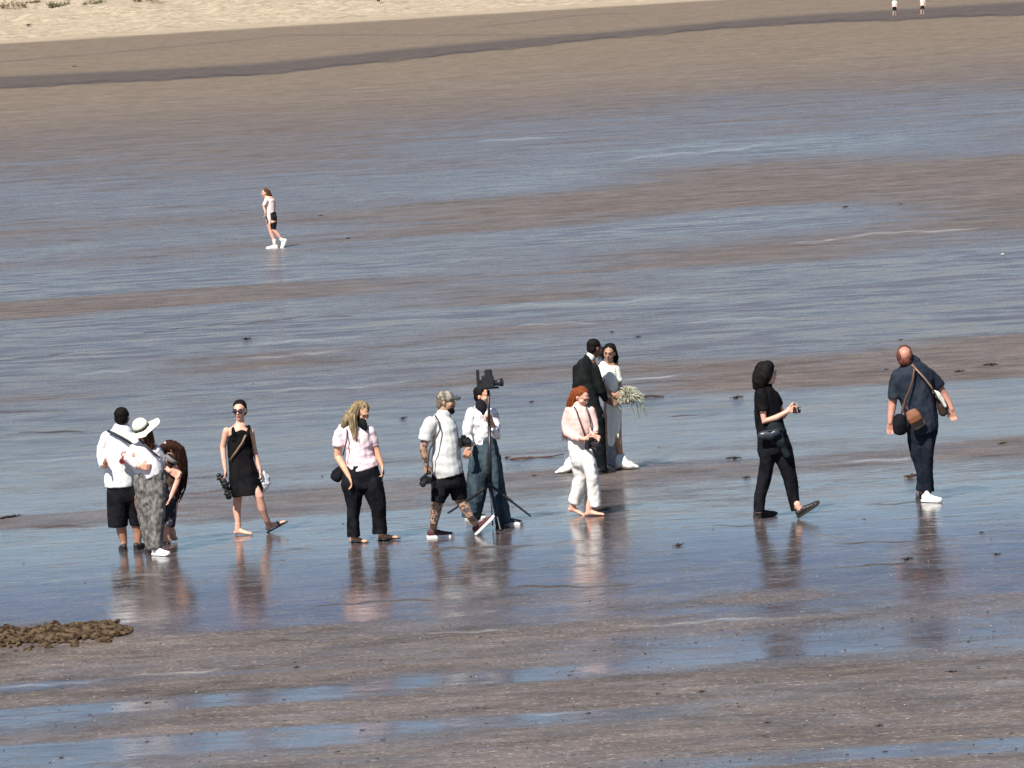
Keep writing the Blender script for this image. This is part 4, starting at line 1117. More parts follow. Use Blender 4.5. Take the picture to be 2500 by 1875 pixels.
# the train: swept wide over the wet sand to both sides, behind the groom
def train(bm, spine):
    rows_ = []
    for (x, y, dy, ht, wd) in spine:
        rows_.append((P.p(x, y, dy), wd, ht))
    for i, (x, y, dy, ht, wd) in enumerate(spine):
        c = P.p(x, y, dy)
        c.z = ht * .45
        ell(bm, c, (wd, .17, ht * .62 + .01), None, 3)
def train_loft(bm):
    rings = []
    for x, h_, dy, hd in ((1356, .035, -.05, .05), (1366, .075, -.05, .10), (1378, .13, -.04, .13), (1389, .22, 0, .14), (1399, .33, .06, .13), (1407, .38, .12, .10), (1416, .22, .2, .10), (1435, .12, .3, .12), (1462, .10, .34, .12), (1488, .12, .28, .12), (1500, .24, .12, .10), (1507, .36, .0, .08), (1514, .37, -.03, .09), (1521, .27, -.05, .13), (1531, .18, -.05, .16), (1543, .12, -.05, .15), (1553, .07, -.05, .10), (1559, .03, -.05, .04)):
        h_ = max(.03, h_ * .62); q = P.p(x, 1135, dy); q.z = h_ * .5
        rings.append((q, h_ * .5, hd))
    loft(bm, rings)
P.garment('train', C_GOWN, [train_loft], fold=.014, ff=(16, 5, 3), smooth=3, vox=.011, label='ivory train of the gown spread on the wet sand')
t = thing('bouquet', P.p(1533, 968, -.14), 'large pale green dried grass bouquet in the hands of the bride', 'bouquet')
o_ = t.location
bm = bmesh.new()
for i in range(800):
    a = random.uniform(0, 2 * math.pi); e_ = random.uniform(-.6, 1.4)
    r1 = random.uniform(.06, .15)
    st = V((random.gauss(.0, .03), random.gauss(0, .03), random.gauss(-.01, .03)))
    en = st + V((math.cos(a) * math.cos(e_) * r1 * 1.1, math.sin(a) * math.cos(e_) * r1, math.sin(e_) * r1 * .8))
    md = st.lerp(en, .55) + V((0, 0, .02))
    w_ = random.uniform(.003, .010)
    loft(bm, [(st, w_ * .5, .002), (md, w_, .003), (en, w_ * .3, .002)], seg=4)
finish(bm, 'blooms', cloth('dried_grass', (.33, .34, .25), (.56, .54, .43), 20, (.4, .6)), t)
bm = bmesh.new()
for i in range(26):
    x0 = random.uniform(-.04, .15); z0 = random.uniform(-.06, .08)
    ln = random.uniform(.08, .28)
    st = V((x0, random.uniform(-.06, .06), z0))
    k_ = .04 + .06 * random.random()
    loft(bm, [(st, .005, .004), (st + V((k_, 0, -ln * .3)), .005, .004), (st + V((k_ * 1.3, .01, -ln)), .003, .003)], seg=5)
finish(bm, 'trailing_sprays', cloth('pale_green_spray', (.28, .34, .26), (.42, .46, .36), 20, (.4, .6)), t)
bm = bmesh.new(); loft(bm, [(V((-.02, 0, -.03)), .018, .018), (V((-.13, -.02, -.07)), .014, .014), (V((-.20, -.03, -.10)), .018, .018)]); finish(bm, 'stems', plain('green_stems', (.16, .19, .10), .7), t)

# ---- 10 redhead
P = Person(1432, 1259, 'ginger haired person in pink shirt and white trousers walking barefoot, head bowed')
P.head(1421, 970, -.04, yaw=40, pitch=-30, size=.96)
P.neck(1414, 996, 0, .046)
loft(P.bm, P.rows([(994, 1396, 1432, .07), (1004, 1388, 1442), (1030, 1392, 1444), (1070, 1392, 1436), (1100, 1392, 1436), (1115, 1394, 1440)], .095))
P.tube([(1390, 1004, 0, .045), (1384, 1038, .02, .038), (1386, 1056, .0, .036), (1404, 1068, -.16, .030), (1428, 1072, -.26, .023)])
P.hand(P.p(1428, 1072, -.26), R_ + DN * .05, UP, .7, n=TOW)
P.tube([(1442, 1004, -.02, .043), (1452, 1034, -.04, .036), (1453, 1048, -.06, .034), (1444, 1066, -.22, .023)])
P.hand(P.p(1440, 1066, -.24), R_ + DN * .3, UP, .7, n=TOW)
g1 = P.ground(1403, 1260); g2 = P.ground(1440, 1260)
a2 = g2 + UP * .075
P.tube([(1408, 1100, .03, .085), (1420, 1168, .06, .055), (1411, 1200, .1, .045), (1400, 1236, .14, .03)])
P.tube([(1428, 1100, -.03, .085), (1446, 1160, -.08, .055), (1447, 1200, -.05, .045)])
loft(P.bm, [(P.p(1447, 1200, -.05), .045, .045), (a2 + UP * .08, .032, .034), (a2, .030, .033)])
a1 = V((P.p(1400, 1240, .14).x, P.p(1400, 1240, .14).y, .105))
P.tube([(1400, 1232, .14, .03), (1400, 1242, .14, .03)])
P.foot(a1, -20, -18, .93); P.foot(a2, -12, 0, .96)
P.body(SK_PINK)
P.face((EYE, BROW_L, MOUTH))
P.hair(H_RED, [('e', (0, -.030, .052), (.086, .094, .080)), ('e', (0, -.055, -.02), (.085, .06, .09)),
    ('t', [(1406, 958, -.0, .06), (1399, 974, .0, .062), (1393, 994, .02, .055), (1386, 1020, .06, .045), (1382, 1050, .08, .025)])], fold=.003, fine=.004)
P.garment('shirt', C_PINK, [
    (P.rows([(990, 1396, 1432, .075), (1000, 1384, 1444, .10), (1018, 1382, 1450, .12), (1045, 1386, 1450, .125), (1068, 1388, 1440, .12), (1080, 1388, 1432, .115)], .12), 'r', 'f'),
    ([(P.p(1390, 1002), .058, .065), (P.p(1382, 1036, .02), .055, .06), (P.p(1386, 1057, -.01), .05, .055), (P.p(1403, 1068, -.14), .042, .045), (P.p(1417, 1071, -.21), .034, .036)], 'r', 'f'),
    ([(P.p(1442, 1004, -.02), .055, .06), (P.p(1451, 1032, -.04), .05, .055), (P.p(1452, 1050, -.07), .046, .05), (P.p(1446, 1062, -.18), .034, .036)], 'r', 'f')], fold=.011, ff=(11, 11, 3))
P.strap([(1401, 992, -.05), (1407, 1002, -.12), (1414, 1024, -.15), (1422, 1046, -.17), (1428, 1064, -.2)], LEATHER_D, .018)
P.strap([(1430, 992, -.05), (1434, 1002, -.12), (1440, 1024, -.145), (1444, 1046, -.16), (1448, 1062, -.2)], LEATHER_D, .018)
P.garment('trousers', C_CREAM, [
    (P.rows([(1072, 1388, 1424, .11), (1090, 1387, 1433, .125), (1110, 1389, 1440, .13), (1122, 1392, 1444, .13)], .12), 'r', 'r'),
    ([(P.p(1409, 1105, .02), .10, .12), (P.p(1414, 1135, .04), .095, .11), (P.p(1419, 1166, .07), .085, .095), (P.p(1411, 1195, .11), .080, .09), (P.p(1402, 1226, .15), .072, .09)], 'r', 'f'),
    ([(P.p(1428, 1108, -.03), .10, .12), (P.p(1440, 1138, -.06), .085, .11), (P.p(1447, 1166, -.08), .075, .095), (P.p(1450, 1200, -.05), .075, .09), (P.p(1453, 1233, -.02), .082, .095)], 'r', 'f')], fold=.012, ff=(10, 10, 2.5))
camera_body(P.p(1443, 1084, -.30), TOW + R_ * .9 + DN * .3, UP, 'black camera held at the waist by the ginger haired person', 1.25, .09)

# ---- 11 woman in black, seen from behind on the right
P = Person(1900, 1265, 'person with shoulder length black hair, all in black, striding right with a small camera')
P.head(1874, 914, -.0, yaw=118, pitch=0, size=1.06)
P.neck(1874, 948, 0, .052)
loft(P.bm, P.rows([(950, 1850, 1886, .08), (964, 1846, 1896), (1000, 1846, 1904), (1040, 1850, 1908), (1075, 1856, 1918), (1085, 1860, 1918, .09)], .11))
P.tube([(1860, 966, -.10, .052), (1862, 1000, -.13, .044), (1866, 1028, -.14, .042), (1894, 1020, -.14, .036), (1924, 1004, -.14, .026)])
P.hand(P.p(1924, 1004, -.14), R_ + UP * .25, UP, .9, n=TOW)
P.tube([(1890, 968, .10, .050), (1906, 1004, .14, .042), (1912, 1016, .12, .038), (1926, 998, -.02, .026)])
P.hand(P.p(1926, 999, -.02), R_ + UP * .2, UP, .9, n=TOW)
g1 = P.ground(1855, 1262); g2 = P.ground(1944, 1266)
a1 = g1 + UP * .085; a2 = g2 + UP * .12 + V((.05, 0, 0))
P.tube([(1874, 1090, -.02, .07), (1865, 1180, .02, .055), (1856, 1220, .04, .045), (1853, 1246, .04, .038)])
P.tube([(1914, 1090, .03, .07), (1930, 1180, .0, .055), (1937, 1215, .0, .05), (1945, 1242, 0, .038)])
loft(P.bm, [(P.p(1942, 1236, 0), .038, .038), (a2, .034, .036)])
P.foot(a1, 15, 0); P.foot(a2, 5, 30)
P.body(SK_PINK)
P.face((EYE, BROW_D, MOUTH))
P.hair(H_BLACK, [('e', (0, -.028, .050), (.090, .102, .085)), ('e', (0, -.060, -.02), (.092, .07, .10)),
    ('t', [(1862, 900, -.02, .09), (1855, 918, -.02, .09), (1850, 934, -.02, .075), (1847, 943, -.02, .05)]),
    ('t', [(1874, 896, -.04, .08), (1866, 918, -.05, .09), (1860, 938, -.04, .065)])], fold=.002, fine=.003, strands=False)
P.garment('t_shirt', C_BLACK2, [
    (P.rows([(944, 1850, 1886, .08), (954, 1843, 1892, .115), (972, 1841, 1900, .14), (1000, 1841, 1907, .145), (1040, 1844, 1914, .14), (1066, 1848, 1922, .145), (1082, 1849, 1926, .145)], .13), 'r', 'f'),
    ([(P.p(1858, 962, -.09), .072, .075), (P.p(1860, 984, -.12), .075, .075), (P.p(1862, 1004, -.14), .070, .07)], 'r', 'f'),
    ([(P.p(1890, 966, .08), .062, .07), (P.p(1902, 990, .12), .06, .065)], 'r', 'f')], fold=.007)
P.garment('jacket_at_waist', C_GREEN, [
    (P.rows([(1042, 1862, 1914, .13, -.04), (1056, 1858, 1920, .14, -.04), (1070, 1866, 1922, .13, -.04)], .13), 'r', 'r'),
    ([(P.p(1896, 1062, -.13), .06, .05), (P.p(1908, 1086, -.16), .055, .04), (P.p(1922, 1112, -.15), .035, .03)], 'r', 'r')], fold=.010, label='dark jacket tied at the waist')
P.garment('trousers', C_BLACK, [
    (P.rows([(1074, 1848, 1928, .14), (1092, 1847, 1933), (1106, 1853, 1934, .14)], .15), 'r', 'f'),
    (P.rows([(1096, 1852, 1896, .13, -.01), (1120, 1855, 1893, .12), (1140, 1854, 1888, .105, .01), (1170, 1849, 1882, .095, .02), (1210, 1841, 1871, .085, .04), (1248, 1840, 1866, .085, .04)], .11), 'r', 'f'),
    (P.rows([(1096, 1886, 1935, .13, .03), (1120, 1892, 1939, .12, .02), (1140, 1902, 1942, .11, .02), (1170, 1912, 1947, .095), (1210, 1922, 1951, .085), (1246, 1932, 1956, .085)], .11), 'r', 'f')], fold=.008)
P.shoe(a1, 15, 0, BLACK_SHOE, DARK_SOLE)
P.shoe(a2, 5, 30, BLACK_SHOE, DARK_SOLE, 1.05)
camera_body(P.p(1940, 1000, -.10), R_ + DN * .15, UP, 'small black camera held out in front by the person all in black', .95, .05)
t = thing('waist_bag', P.p(1880, 1062, -.20), 'dark shiny bag at the hip of the person all in black', 'bag')
bm = bmesh.new(); ell(bm, V((-.03, 0, 0)), (.12, .05, .06), None); ell(bm, V((.06, 0, .02)), (.06, .05, .05), None)
o = finish(bm, 'pouch', plain('dark_nylon', (.025, .032, .045), .35), t); fuse(o, .01, 1, .006)
bm = bmesh.new(); loft(bm, [(V((-.12, .03, .02)), .010, .006), (V((0, -.05, .055)), .010, .006), (V((.14, .03, .06)), .010, .006)], seg=8); finish(bm, 'strap', BLK_STRAP, t)

# ---- 12 balding man with bags, seen from behind
P = Person(2262, 1222, 'balding person in navy polo and trousers seen from behind, hung with bags')
P.head(2209, 872, -.03, yaw=176, pitch=10, size=1.12)
P.neck(2222, 900, 0, .066)
loft(P.bm, P.rows([(900, 2208, 2246, .08), (916, 2194, 2264, .12), (950, 2202, 2272, .15), (1000, 2212, 2280, .15), (1040, 2222, 2280, .13), (1055, 2228, 2274, .11)], .14))
P.tube([(2194, 920, 0, .055), (2182, 955, .02, .056), (2179, 985, .03, .052), (2176, 1008, .0, .044), (2173, 1032, -.04, .030)])
P.hand(P.p(2173, 1032, -.04), DN + L_ * .05, R_, .5, n=TOW)
P.tube([(2266, 916, 0, .055), (2292, 944, .02, .056), (2303, 962, .03, .050), (2316, 984, .0, .042), (2324, 1000, -.03, .030)])
P.hand(P.p(2324, 1000, -.03), DN + R_ * .15, L_, .6, n=TOW)
g1 = P.ground(2246, 1218); g2 = P.ground(2264, 1226)
a1 = g1 + UP * .09; a2 = g2 + UP * .09
P.tube([(2240, 1060, .02, .07), (2247, 1130, .0, .06), (2252, 1170, .04, .055), (2250, 1198, .06, .042)])
P.tube([(2262, 1060, 0, .07), (2264, 1130, -.04, .06), (2265, 1170, -.02, .055), (2266, 1200, 0, .042)])
P.body(skin('skin_reddish', (.50, .26, .19)))
P.hair(hairm('hair_auburn_fringe', (.07, .022, .016), (.16, .055, .04)), [('e', (-.052, -.02, .020), (.036, .075, .062)), ('e', (.052, -.02, .020), (.036, .075, .062)), ('e', (0, -.058, -.030), (.074, .050, .058)), ('e', (0, .03, .075), (.070, .065, .052))], fold=.002, fine=.003)
P.garment('polo_shirt', C_NAVY, [
    (P.rows([(886, 2206, 2248, .10), (896, 2192, 2264, .15), (910, 2181, 2278, .18), (930, 2178, 2286, .19), (955, 2190, 2282, .195), (985, 2202, 2284, .20), (1020, 2212, 2291, .20), (1045, 2218, 2293, .20), (1056, 2226, 2292, .195)], .19), 'r', 'f'),
    ([(P.p(2192, 918), .080, .09), (P.p(2185, 945, .02), .080, .09), (P.p(2183, 973, .02), .080, .085)], 'r', 'f'),
    ([(P.p(2266, 914), .080, .09), (P.p(2282, 930, .01), .080, .085), (P.p(2293, 946, .02), .076, .08)], 'r', 'f')], fold=.009)
P.garment('collar', C_NAVY, [([(P.p(2219, 888, -.01), .078, .080), (P.p(2223, 896, 0), .090, .10)], 'f', 'f')], fold=.001)
P.garment('trousers', C_NAVYT, [
    (P.rows([(1046, 2214, 2290, .17), (1066, 2214, 2286, .16), (1080, 2219, 2281, .14)], .17), 'r', 'f'),
    (P.rows([(1070, 2215, 2256, .15, .03), (1110, 2224, 2264, .12, .01), (1150, 2237, 2264, .10, .02), (1180, 2239, 2260, .09, .04), (1196, 2236, 2262, .09, .05)], .11), 'r', 'f'),
    (P.rows([(1070, 2244, 2284, .15), (1110, 2246, 2279, .12, -.03), (1150, 2250, 2277, .10, -.03), (1180, 2252, 2279, .09, -.01), (1199, 2250, 2281, .095)], .11), 'r', 'f')], fold=.009)
P.shoe(a1, 75, 0, GREY_SHOE, DARK_SOLE, 1.1); P.shoe(a2, -40, 0, WHITE_SHOE, WHITE_SOLE, .98, high=.03)
P.strap([(2230, 890, -.14), (2232, 905, -.22), (2228, 930, -.235), (2220, 955, -.235), (2210, 975, -.23), (2204, 1000, -.22), (2212, 1018, -.22)], LEATHER, .022)
P.strap([(2226, 890, -.14), (2240, 905, -.22), (2256, 922, -.235), (2272, 942, -.225), (2284, 962, -.20)], TANL, .020)
def bag(P, rows, name, label, mat, flap=None, strap=None):
    t = thing(name, P.p(*rows[0][:3]), label, 'bag'); o_ = t.location
    bm = bmesh.new(); loft(bm, [(P.p(x, y, dy) - o_, a, b) for x, y, dy, a, b in rows])
    o = finish(bm, 'pouch', mat, t); fuse(o, .010, 1, .006)
    if flap:
        bm = bmesh.new(); loft(bm, [(P.p(x, y, dy) - o_, a, b) for x, y, dy, a, b in flap]); o = finish(bm, 'flap', flap_mat, t); fuse(o, .008, 1, .003)
    if strap: ribbon([P.p(*s_) - o_ for s_ in strap], .018, .005, 'strap', LEATHER_D, t, None)
    return t
flap_mat = plain('orange_brown_leather', (.19, .07, .03), .6)
bag(P, [(2228, 1006, -.24, .065, .03), (2234, 1022, -.25, .085, .035), (2243, 1040, -.24, .09, .035)], 'satchel', 'tan brown leather satchel resting on the back of the navy polo', plain('tan_leather', (.10, .072, .050), .6), [(2224, 1004, -.29, .07, .02), (2231, 1018, -.31, .088, .022), (2236, 1028, -.31, .08, .015)], [(2212, 990, -.22), (2216, 1000, -.25), (2226, 1006, -.26)])
bag(P, [(2196, 1020, -.16, .075, .05), (2197, 1036, -.16, .09, .055), (2198, 1052, -.16, .085, .05)], 'camera_bag', 'black camera bag hanging at the left hip of the balding person', C_BLACK, None, [(2206, 985, -.20), (2202, 1005, -.19), (2198, 1018, -.18)])
bag(P, [(2292, 972, -.06, .05, .05), (2300, 988, -.06, .065, .055), (2304, 1006, -.05, .06, .05)], 'lens_pouch', 'dark brown pouch under the right arm of the balding person', plain('dark_brown_leather', (.045, .025, .018), .6), None, [(2284, 962, -.2), (2288, 968, -.12), (2292, 974, -.09)])
t = thing('cloth', P.p(2290, 966, -.16), 'cream folded cloth hanging by the right elbow of the balding person', 'cloth')
o_ = t.location
bm = bmesh.new(); loft(bm, [(P.p(2280, 956, -.17) - o_, .022, .018), (P.p(2290, 962, -.16) - o_, .028, .02), (P.p(2300, 976, -.14) - o_, .026, .02), (P.p(2308, 992, -.12) - o_, .018, .015)])
o = finish(bm, 'cloth', C_GOWN, t); fuse(o, .007, 1, .005)

# ---- 13 distant walker
P = Person(666, 606, 'lone distant person walking left in pink top, black shorts and white socks', vox=.011)
P.head(647, 471, 0, yaw=-70, pitch=0, size=.95)
P.neck(650, 486, 0, .048)
loft(P.bm, P.rows([(486, 646, 668), (500, 646, 669), (524, 650, 672), (540, 652, 675)], .10))
P.tube([(650, 490, -.12, .045), (644, 505, -.14, .036), (648, 518, -.18, .026)])
P.hand(P.p(648, 518, -.18), DN + L_ * .2, TOW, .5)
P.tube([(668, 490, .10, .045), (670, 506, .12, .036), (669, 520, .05, .026)])
P.hand(P.p(669, 520, .05), DN, TOW, .5)
g1 = P.ground(671, 606)
a1 = g1 + UP * .085
P.tube([(656, 540, .0, .085), (662, 568, .0, .055)]); loft(P.bm, [(P.p(662, 568, 0), .055, .055), (P.p(668, 585, 0), .045, .045), (a1, .035, .035)])
P.tube([(668, 540, -.1, .085), (669, 562, -.1, .055), (680, 575, -.1, .048), (688, 588, -.1, .034)])
a2 = P.p(689, 588, -.1)
P.body(SK_PINK)
P.face((EYE, BROW_D, MOUTH))
P.hair(H_BROWN, [('e', (0, -.03, .05), (.088, .094, .080)), ('t', [(652, 468, 0, .08), (658, 478, 0, .07), (662, 486, 0, .05)])])
P.garment('top', cloth('pale_pink_top', (.82, .66, .62)), [
    (P.rows([(483, 647, 667, .08), (489, 645, 670, .12), (505, 646, 671, .12), (520, 648, 671, .12), (526, 649, 672, .12)], .12), 'r', 'f'),
    ([(P.p(650, 490, -.12), .055, .06), (P.p(644, 503, -.14), .05, .05)], 'r', 'f'),
    ([(P.p(654, 520, -.13), .07, .03), (P.p(658, 535, -.15), .045, .025), (P.p(659, 548, -.14), .02, .015)], 'r', 'r')], fold=.008, vox=.013)
P.garment('shorts', C_BLACK, [
    (P.rows([(524, 649, 675), (536, 650, 676)], .13), 'r', 'r'),
    (P.rows([(530, 649, 664, .1, .02), (545, 653, 665, .09, .02), (560, 656, 668, .08, .02)], .1), 'r', 'f'),
    (P.rows([(530, 660, 676, .1, -.08), (545, 661, 676, .09, -.09), (559, 663, 674, .08, -.1)], .1), 'r', 'f')], fold=.005, vox=.013)
P.shoe(a1, 185, 0, WHITE_SHOE, WHITE_SOLE, 1.1, high=.03); P.shoe(a2, 200, -62, WHITE_SHOE, WHITE_SOLE, 1.1, high=.03)
P.garment('sock', WHITE_SHOE, [([(a1 + UP * .16, .05, .05), (a1 + UP * .02, .045, .05)], 'f', 'f')], fold=0, vox=.013)
P.garment('sock', WHITE_SHOE, [([(P.p(685, 582, -.1), .05, .05), (a2, .045, .05)], 'f', 'f')], fold=0, vox=.013)

# ---- 14-16 tiny figures on the upper beach
def far_person(gx, gy, hpx, label, top, bottom, lean, haircol, yaw):
    P = Person(gx, gy, label, 'distant people on the upper beach', vox=.014)
    k = hpx / 100.0
    def X(u, v): return (gx + (u) * k - .061 * -v * k * 0, gy - v * k)
    P.head(*X(lean * 1.2, 93), 0, yaw=yaw, size=1.0)
    P.neck(*X(lean, 84), 0, .05)
    def rw(lst, hd, dy=0): return P.rows([(gy - v * k, gx + (l + 0) * k, gx + (r) * k) for v, l, r in lst], hd, dy)
    loft(P.bm, rw([(83, lean - 7, lean + 7), (78, lean - 11, lean + 11), (62, lean - 8, lean + 8), (50, -9, 9), (46, -9, 9)], .10))
    for s_ in (-1, 1):
        q0, q1, q2 = X(lean + s_ * 11, 80), X(lean + s_ * 14, 62), X(lean + s_ * 12, 48)
        P.tube([(*q0, 0, .045), (*q1, 0, .036), (*q2, -.1, .026)]); P.hand(P.p(*q2, -.1), DN, TOW, .5)
        h0, h1, h2 = X(s_ * 5, 48), X(s_ * 7, 26), X(s_ * 8, 5)
        P.tube([(*h0, 0, .085), (*h1, -.03, .055), (*h2, s_ * .1, .036)])
        P.foot(P.p(*h2, s_ * .1), yaw - 90, 0, .95)
    P.body(SK_PINK)
    P.hair(haircol, [('e', (0, -.03, .05), (.088, .094, .080)), ('e', (0, -.06, -.03), (.08, .05, .09))], vox=.012)
    P.garment('top', top, [(rw([(85, lean - 6, lean + 6), (80, lean - 12, lean + 12), (64, lean - 11, lean + 11), (50, -11, 11)], .13), 'r', 'f'),
        (rw([(81, lean - 14, lean - 6), (68, lean - 17, lean - 9)], .06), 'r', 'f'), (rw([(81, lean + 6, lean + 14), (68, lean + 9, lean + 17)], .06), 'r', 'f')], fold=.005, vox=.014)
    P.garment('shorts', bottom, [(rw([(52, -11, 11), (44, -12, 12)], .13), 'r', 'r'), (rw([(46, -12, -1), (28, -12, -2)], .09), 'r', 'f'), (rw([(46, 1, 12), (28, 2, 12)], .09), 'r', 'f')], fold=.005, vox=.014)
    return P
far_person(2184, 38, 42, 'far off person in white top and dark shorts, left one of two by the stream', C_WHITE, C_BLACK, 0, H_BROWN, -30)
far_person(2252, 35, 42, 'far off person in pale cream top, right one of the two by the stream', cloth('cream_top', (.75, .68, .60)), C_DKBR, 2, H_BROWN, -80)
far_person(924, 12, 30, 'far off person at the edge of the dry sand, only the legs in the photo', C_WHITE, C_BLACK, 0, H_BROWN, 20)

# ================================================================== things lying on the sand
WEED = plain('dark_seaweed', (.016, .012, .010), .55, var=.4)
WEEDB = plain('brown_seaweed', (.060, .028, .014), .6, var=.4)
SHELL = plain('pale_shell', (.42, .38, .33), .6)
HEAP_M = cloth('sandy_weed_heap', (.022, .014, .009), (.115, .078, .046), 16, (.38, .62), bump=1.0)

def weed_mesh(seed, n, spread, mat):
    random.seed(seed)
    bm = bmesh.new()
    for i in range(n):
        a = random.uniform(0, 2 * math.pi)
        p = V((random.gauss(0, spread * .25), random.gauss(0, spread * .2), .012))
        pts = []
        hgt = random.uniform(.01, .05)
        for k in range(6):
            pts.append((p.copy(), random.uniform(.005, .013), random.uniform(.004, .008)))
            a += random.uniform(-.7, .7)
            p = p + V((math.cos(a), math.sin(a) * .7, 0)) * spread * .17
            p.z = .008 + hgt * math.sin((k + 1) / 6 * math.pi)
        loft(bm, pts, seg=6)
    for i in range(max(2, n // 4)):
        ell(bm, V((random.gauss(0, spread * .12), random.gauss(0, spread * .12), .02)), (random.uniform(.025, .06), random.uniform(.02, .05), random.uniform(.015, .04)), None, 1)
    m = bpy.data.meshes.new('seaweed')
    bmesh.ops.recalc_face_normals(bm, faces=bm.faces)
    bm.to_mesh(m); bm.free(); m.materials.append(mat)
    m.polygons.foreach_set('use_smooth', [True] * len(m.polygons))
    return m
WM = [weed_mesh(11, 10, .14, WEED), weed_mesh(12, 6, .16, WEED), weed_mesh(13, 14, .20, WEED), weed_mesh(14, 8, .18, WEEDB)]
WG = 'scraps of dark seaweed strewn on the wet sand'
# x, y, width in photograph pixels, mesh, label
for x, y, w, k, lb in [
    (603, 829, 22, 0, 'dark seaweed clump on the wet sand above the head of the black dress wearer'),
    (2417, 893, 26, 2, 'larger of two seaweed lumps on the brown sand right of the balding person'),
    (2342, 908, 24, 0, 'smaller of two seaweed lumps on the brown sand right of the balding person'),
    (2164, 903, 16, 1, 'small seaweed scrap on the brown sand just left of the balding head'),
    (1292, 1117, 20, 3, 'reddish seaweed lump on the long stick right of the camera stand'),
    (1238, 1119, 20, 1, 'dark seaweed scrap at the left end of the long stick'),
    (1790, 1121, 28, 2, 'dark seaweed tuft on pale water between bride and all black walker'),
    (1657, 1333, 30, 1, 'curled seaweed scrap on open wet sand right of the ginger person reflection'),
    (38, 1261, 26, 0, 'dark seaweed clump at the left edge of the photo, above the brown heap'),
    (783, 527, 14, 1, 'small seaweed scrap on the sand right of the lone distant walker'),
    (850, 583, 15, 1, 'seaweed scrap level with the feet of the lone distant walker, to the right'),
    (985, 1022, 24, 1, 'dark seaweed scrap between the blonde person and the camouflage cap'),
    (2064, 506, 14, 0, 'left of two small seaweed bits on the brown band at upper right'),
    (2199, 499, 14, 1, 'right of two small seaweed bits on the brown band at upper right'),
    (1494, 811, 13, 1, 'tiny seaweed bit on the sand just above the bride'),
    (1558, 823, 18, 1, 'flat seaweed bit right of and above the head of the bride'),
    (2199, 830, 16, 1, 'thin seaweed bit directly above the balding head'),
    (1800, 972, 36, 1, 'faint looping seaweed strand left of the all black walker'),
    (1298, 982, 16, 1, 'seaweed bit between the camera stand and the ginger head'),
    (1304, 1162, 18, 1, 'seaweed bit on brown sand under the long stick'),
    (1823, 1167, 24, 1, 'spidery seaweed scrap left of the knees of the all black walker'),
    (2445, 1084, 26, 3, 'pinkish brown seaweed lump on the brown strip at the right edge'),
    (2222, 1166, 44, 3, 'long brown leaf of seaweed beside the trouser legs of the balding person'),
    (2216, 1366, 32, 1, 'seaweed scrap left of the reflection of the balding person'),
    (2434, 1354, 18, 0, 'seaweed bit on bright water near the right edge'),
    (2396, 1300, 12, 0, 'tiny seaweed dot on bright water right of the white trainer'),
    (1606, 1695, 20, 1, 'seaweed bit low in the photo on brown sand, leftmost of three'),
    (1713, 1690, 26, 1, 'seaweed bit low in the photo on brown sand, middle of three'),
    (1874, 1765, 18, 0, 'seaweed bit on the lowest brown band, above the thin strip of water'),
    (2324, 1641, 26, 0, 'seaweed bits on the grey sand at lower right'),
    (2146, 1773, 22, 1, 'crab shaped seaweed scrap on the lowest brown band at right'),
    (472, 1744, 10, 0, 'small dark upright scrap on brown sand between the two lowest left pools'),
    (360, 1716, 18, 0, 'seaweed scrap in the upper of the two lowest left pools'),
    (885, 1783, 14, 0, 'seaweed bit by the rim of the lowest long pool'),
    (725, 1630, 20, 1, 'dark scrap on grey sand above the long curved pool'),
    (150, 1850, 12, 0, 'seaweed dot in the lowest pool at the left corner'),
    (182, 163, 10, 0, 'small dark dot on the tan upper beach at left'),
    (70, 62, 20, 1, 'dark scrap on the dry cream sand at upper left')]:
    g = gpt(x, y)
    o = bpy.data.objects.new('seaweed', WM[k]); C.objects.link(o)
    s_ = w * g.y / F / .27
    o.location = g + V((0, 0, .0)); o.scale = (s_, s_, s_ * random.uniform(.7, 1.2)); o.rotation_euler = (0, 0, random.uniform(-.5, .5))
    tag(o, lb, 'seaweed', WG)
# sticks of drift wood lying on the sand
def stick(pts, r, label, mat):
    P_ = [gpt(*q) for q in pts]
    t = P_[0].copy()
    bm = bmesh.new()
    loft(bm, [(q - t + V((0, 0, r * .7 + .01 * math.sin(i * 2.1))), r * (1 - .12 * i), r * .8) for i, q in enumerate(P_)], seg=8)
    o = finish(bm, 'driftwood', mat, None, None); o.location = t
    tag(o, label, 'driftwood', 'sticks of driftwood on the wet sand')
DW = plain('dark_driftwood', (.030, .020, .016), .7, var=.4)
DW2 = plain('brown_driftwood', (.075, .036, .024), .7, var=.4)
stick([(1561, 971), (1590, 969), (1619, 969)], .018, 'straight dark stick lying on the wet sand right of the bouquet', DW)
stick([(1246, 1122), (1275, 1121), (1310, 1117), (1345, 1116), (1376, 1112)], .014, 'long thin brown stick lying between the camera stand and the ginger person', DW2)
stick([(2, 1268), (18, 1265), (34, 1262)], .016, 'short dark stick at the left edge beside a seaweed clump', DW)

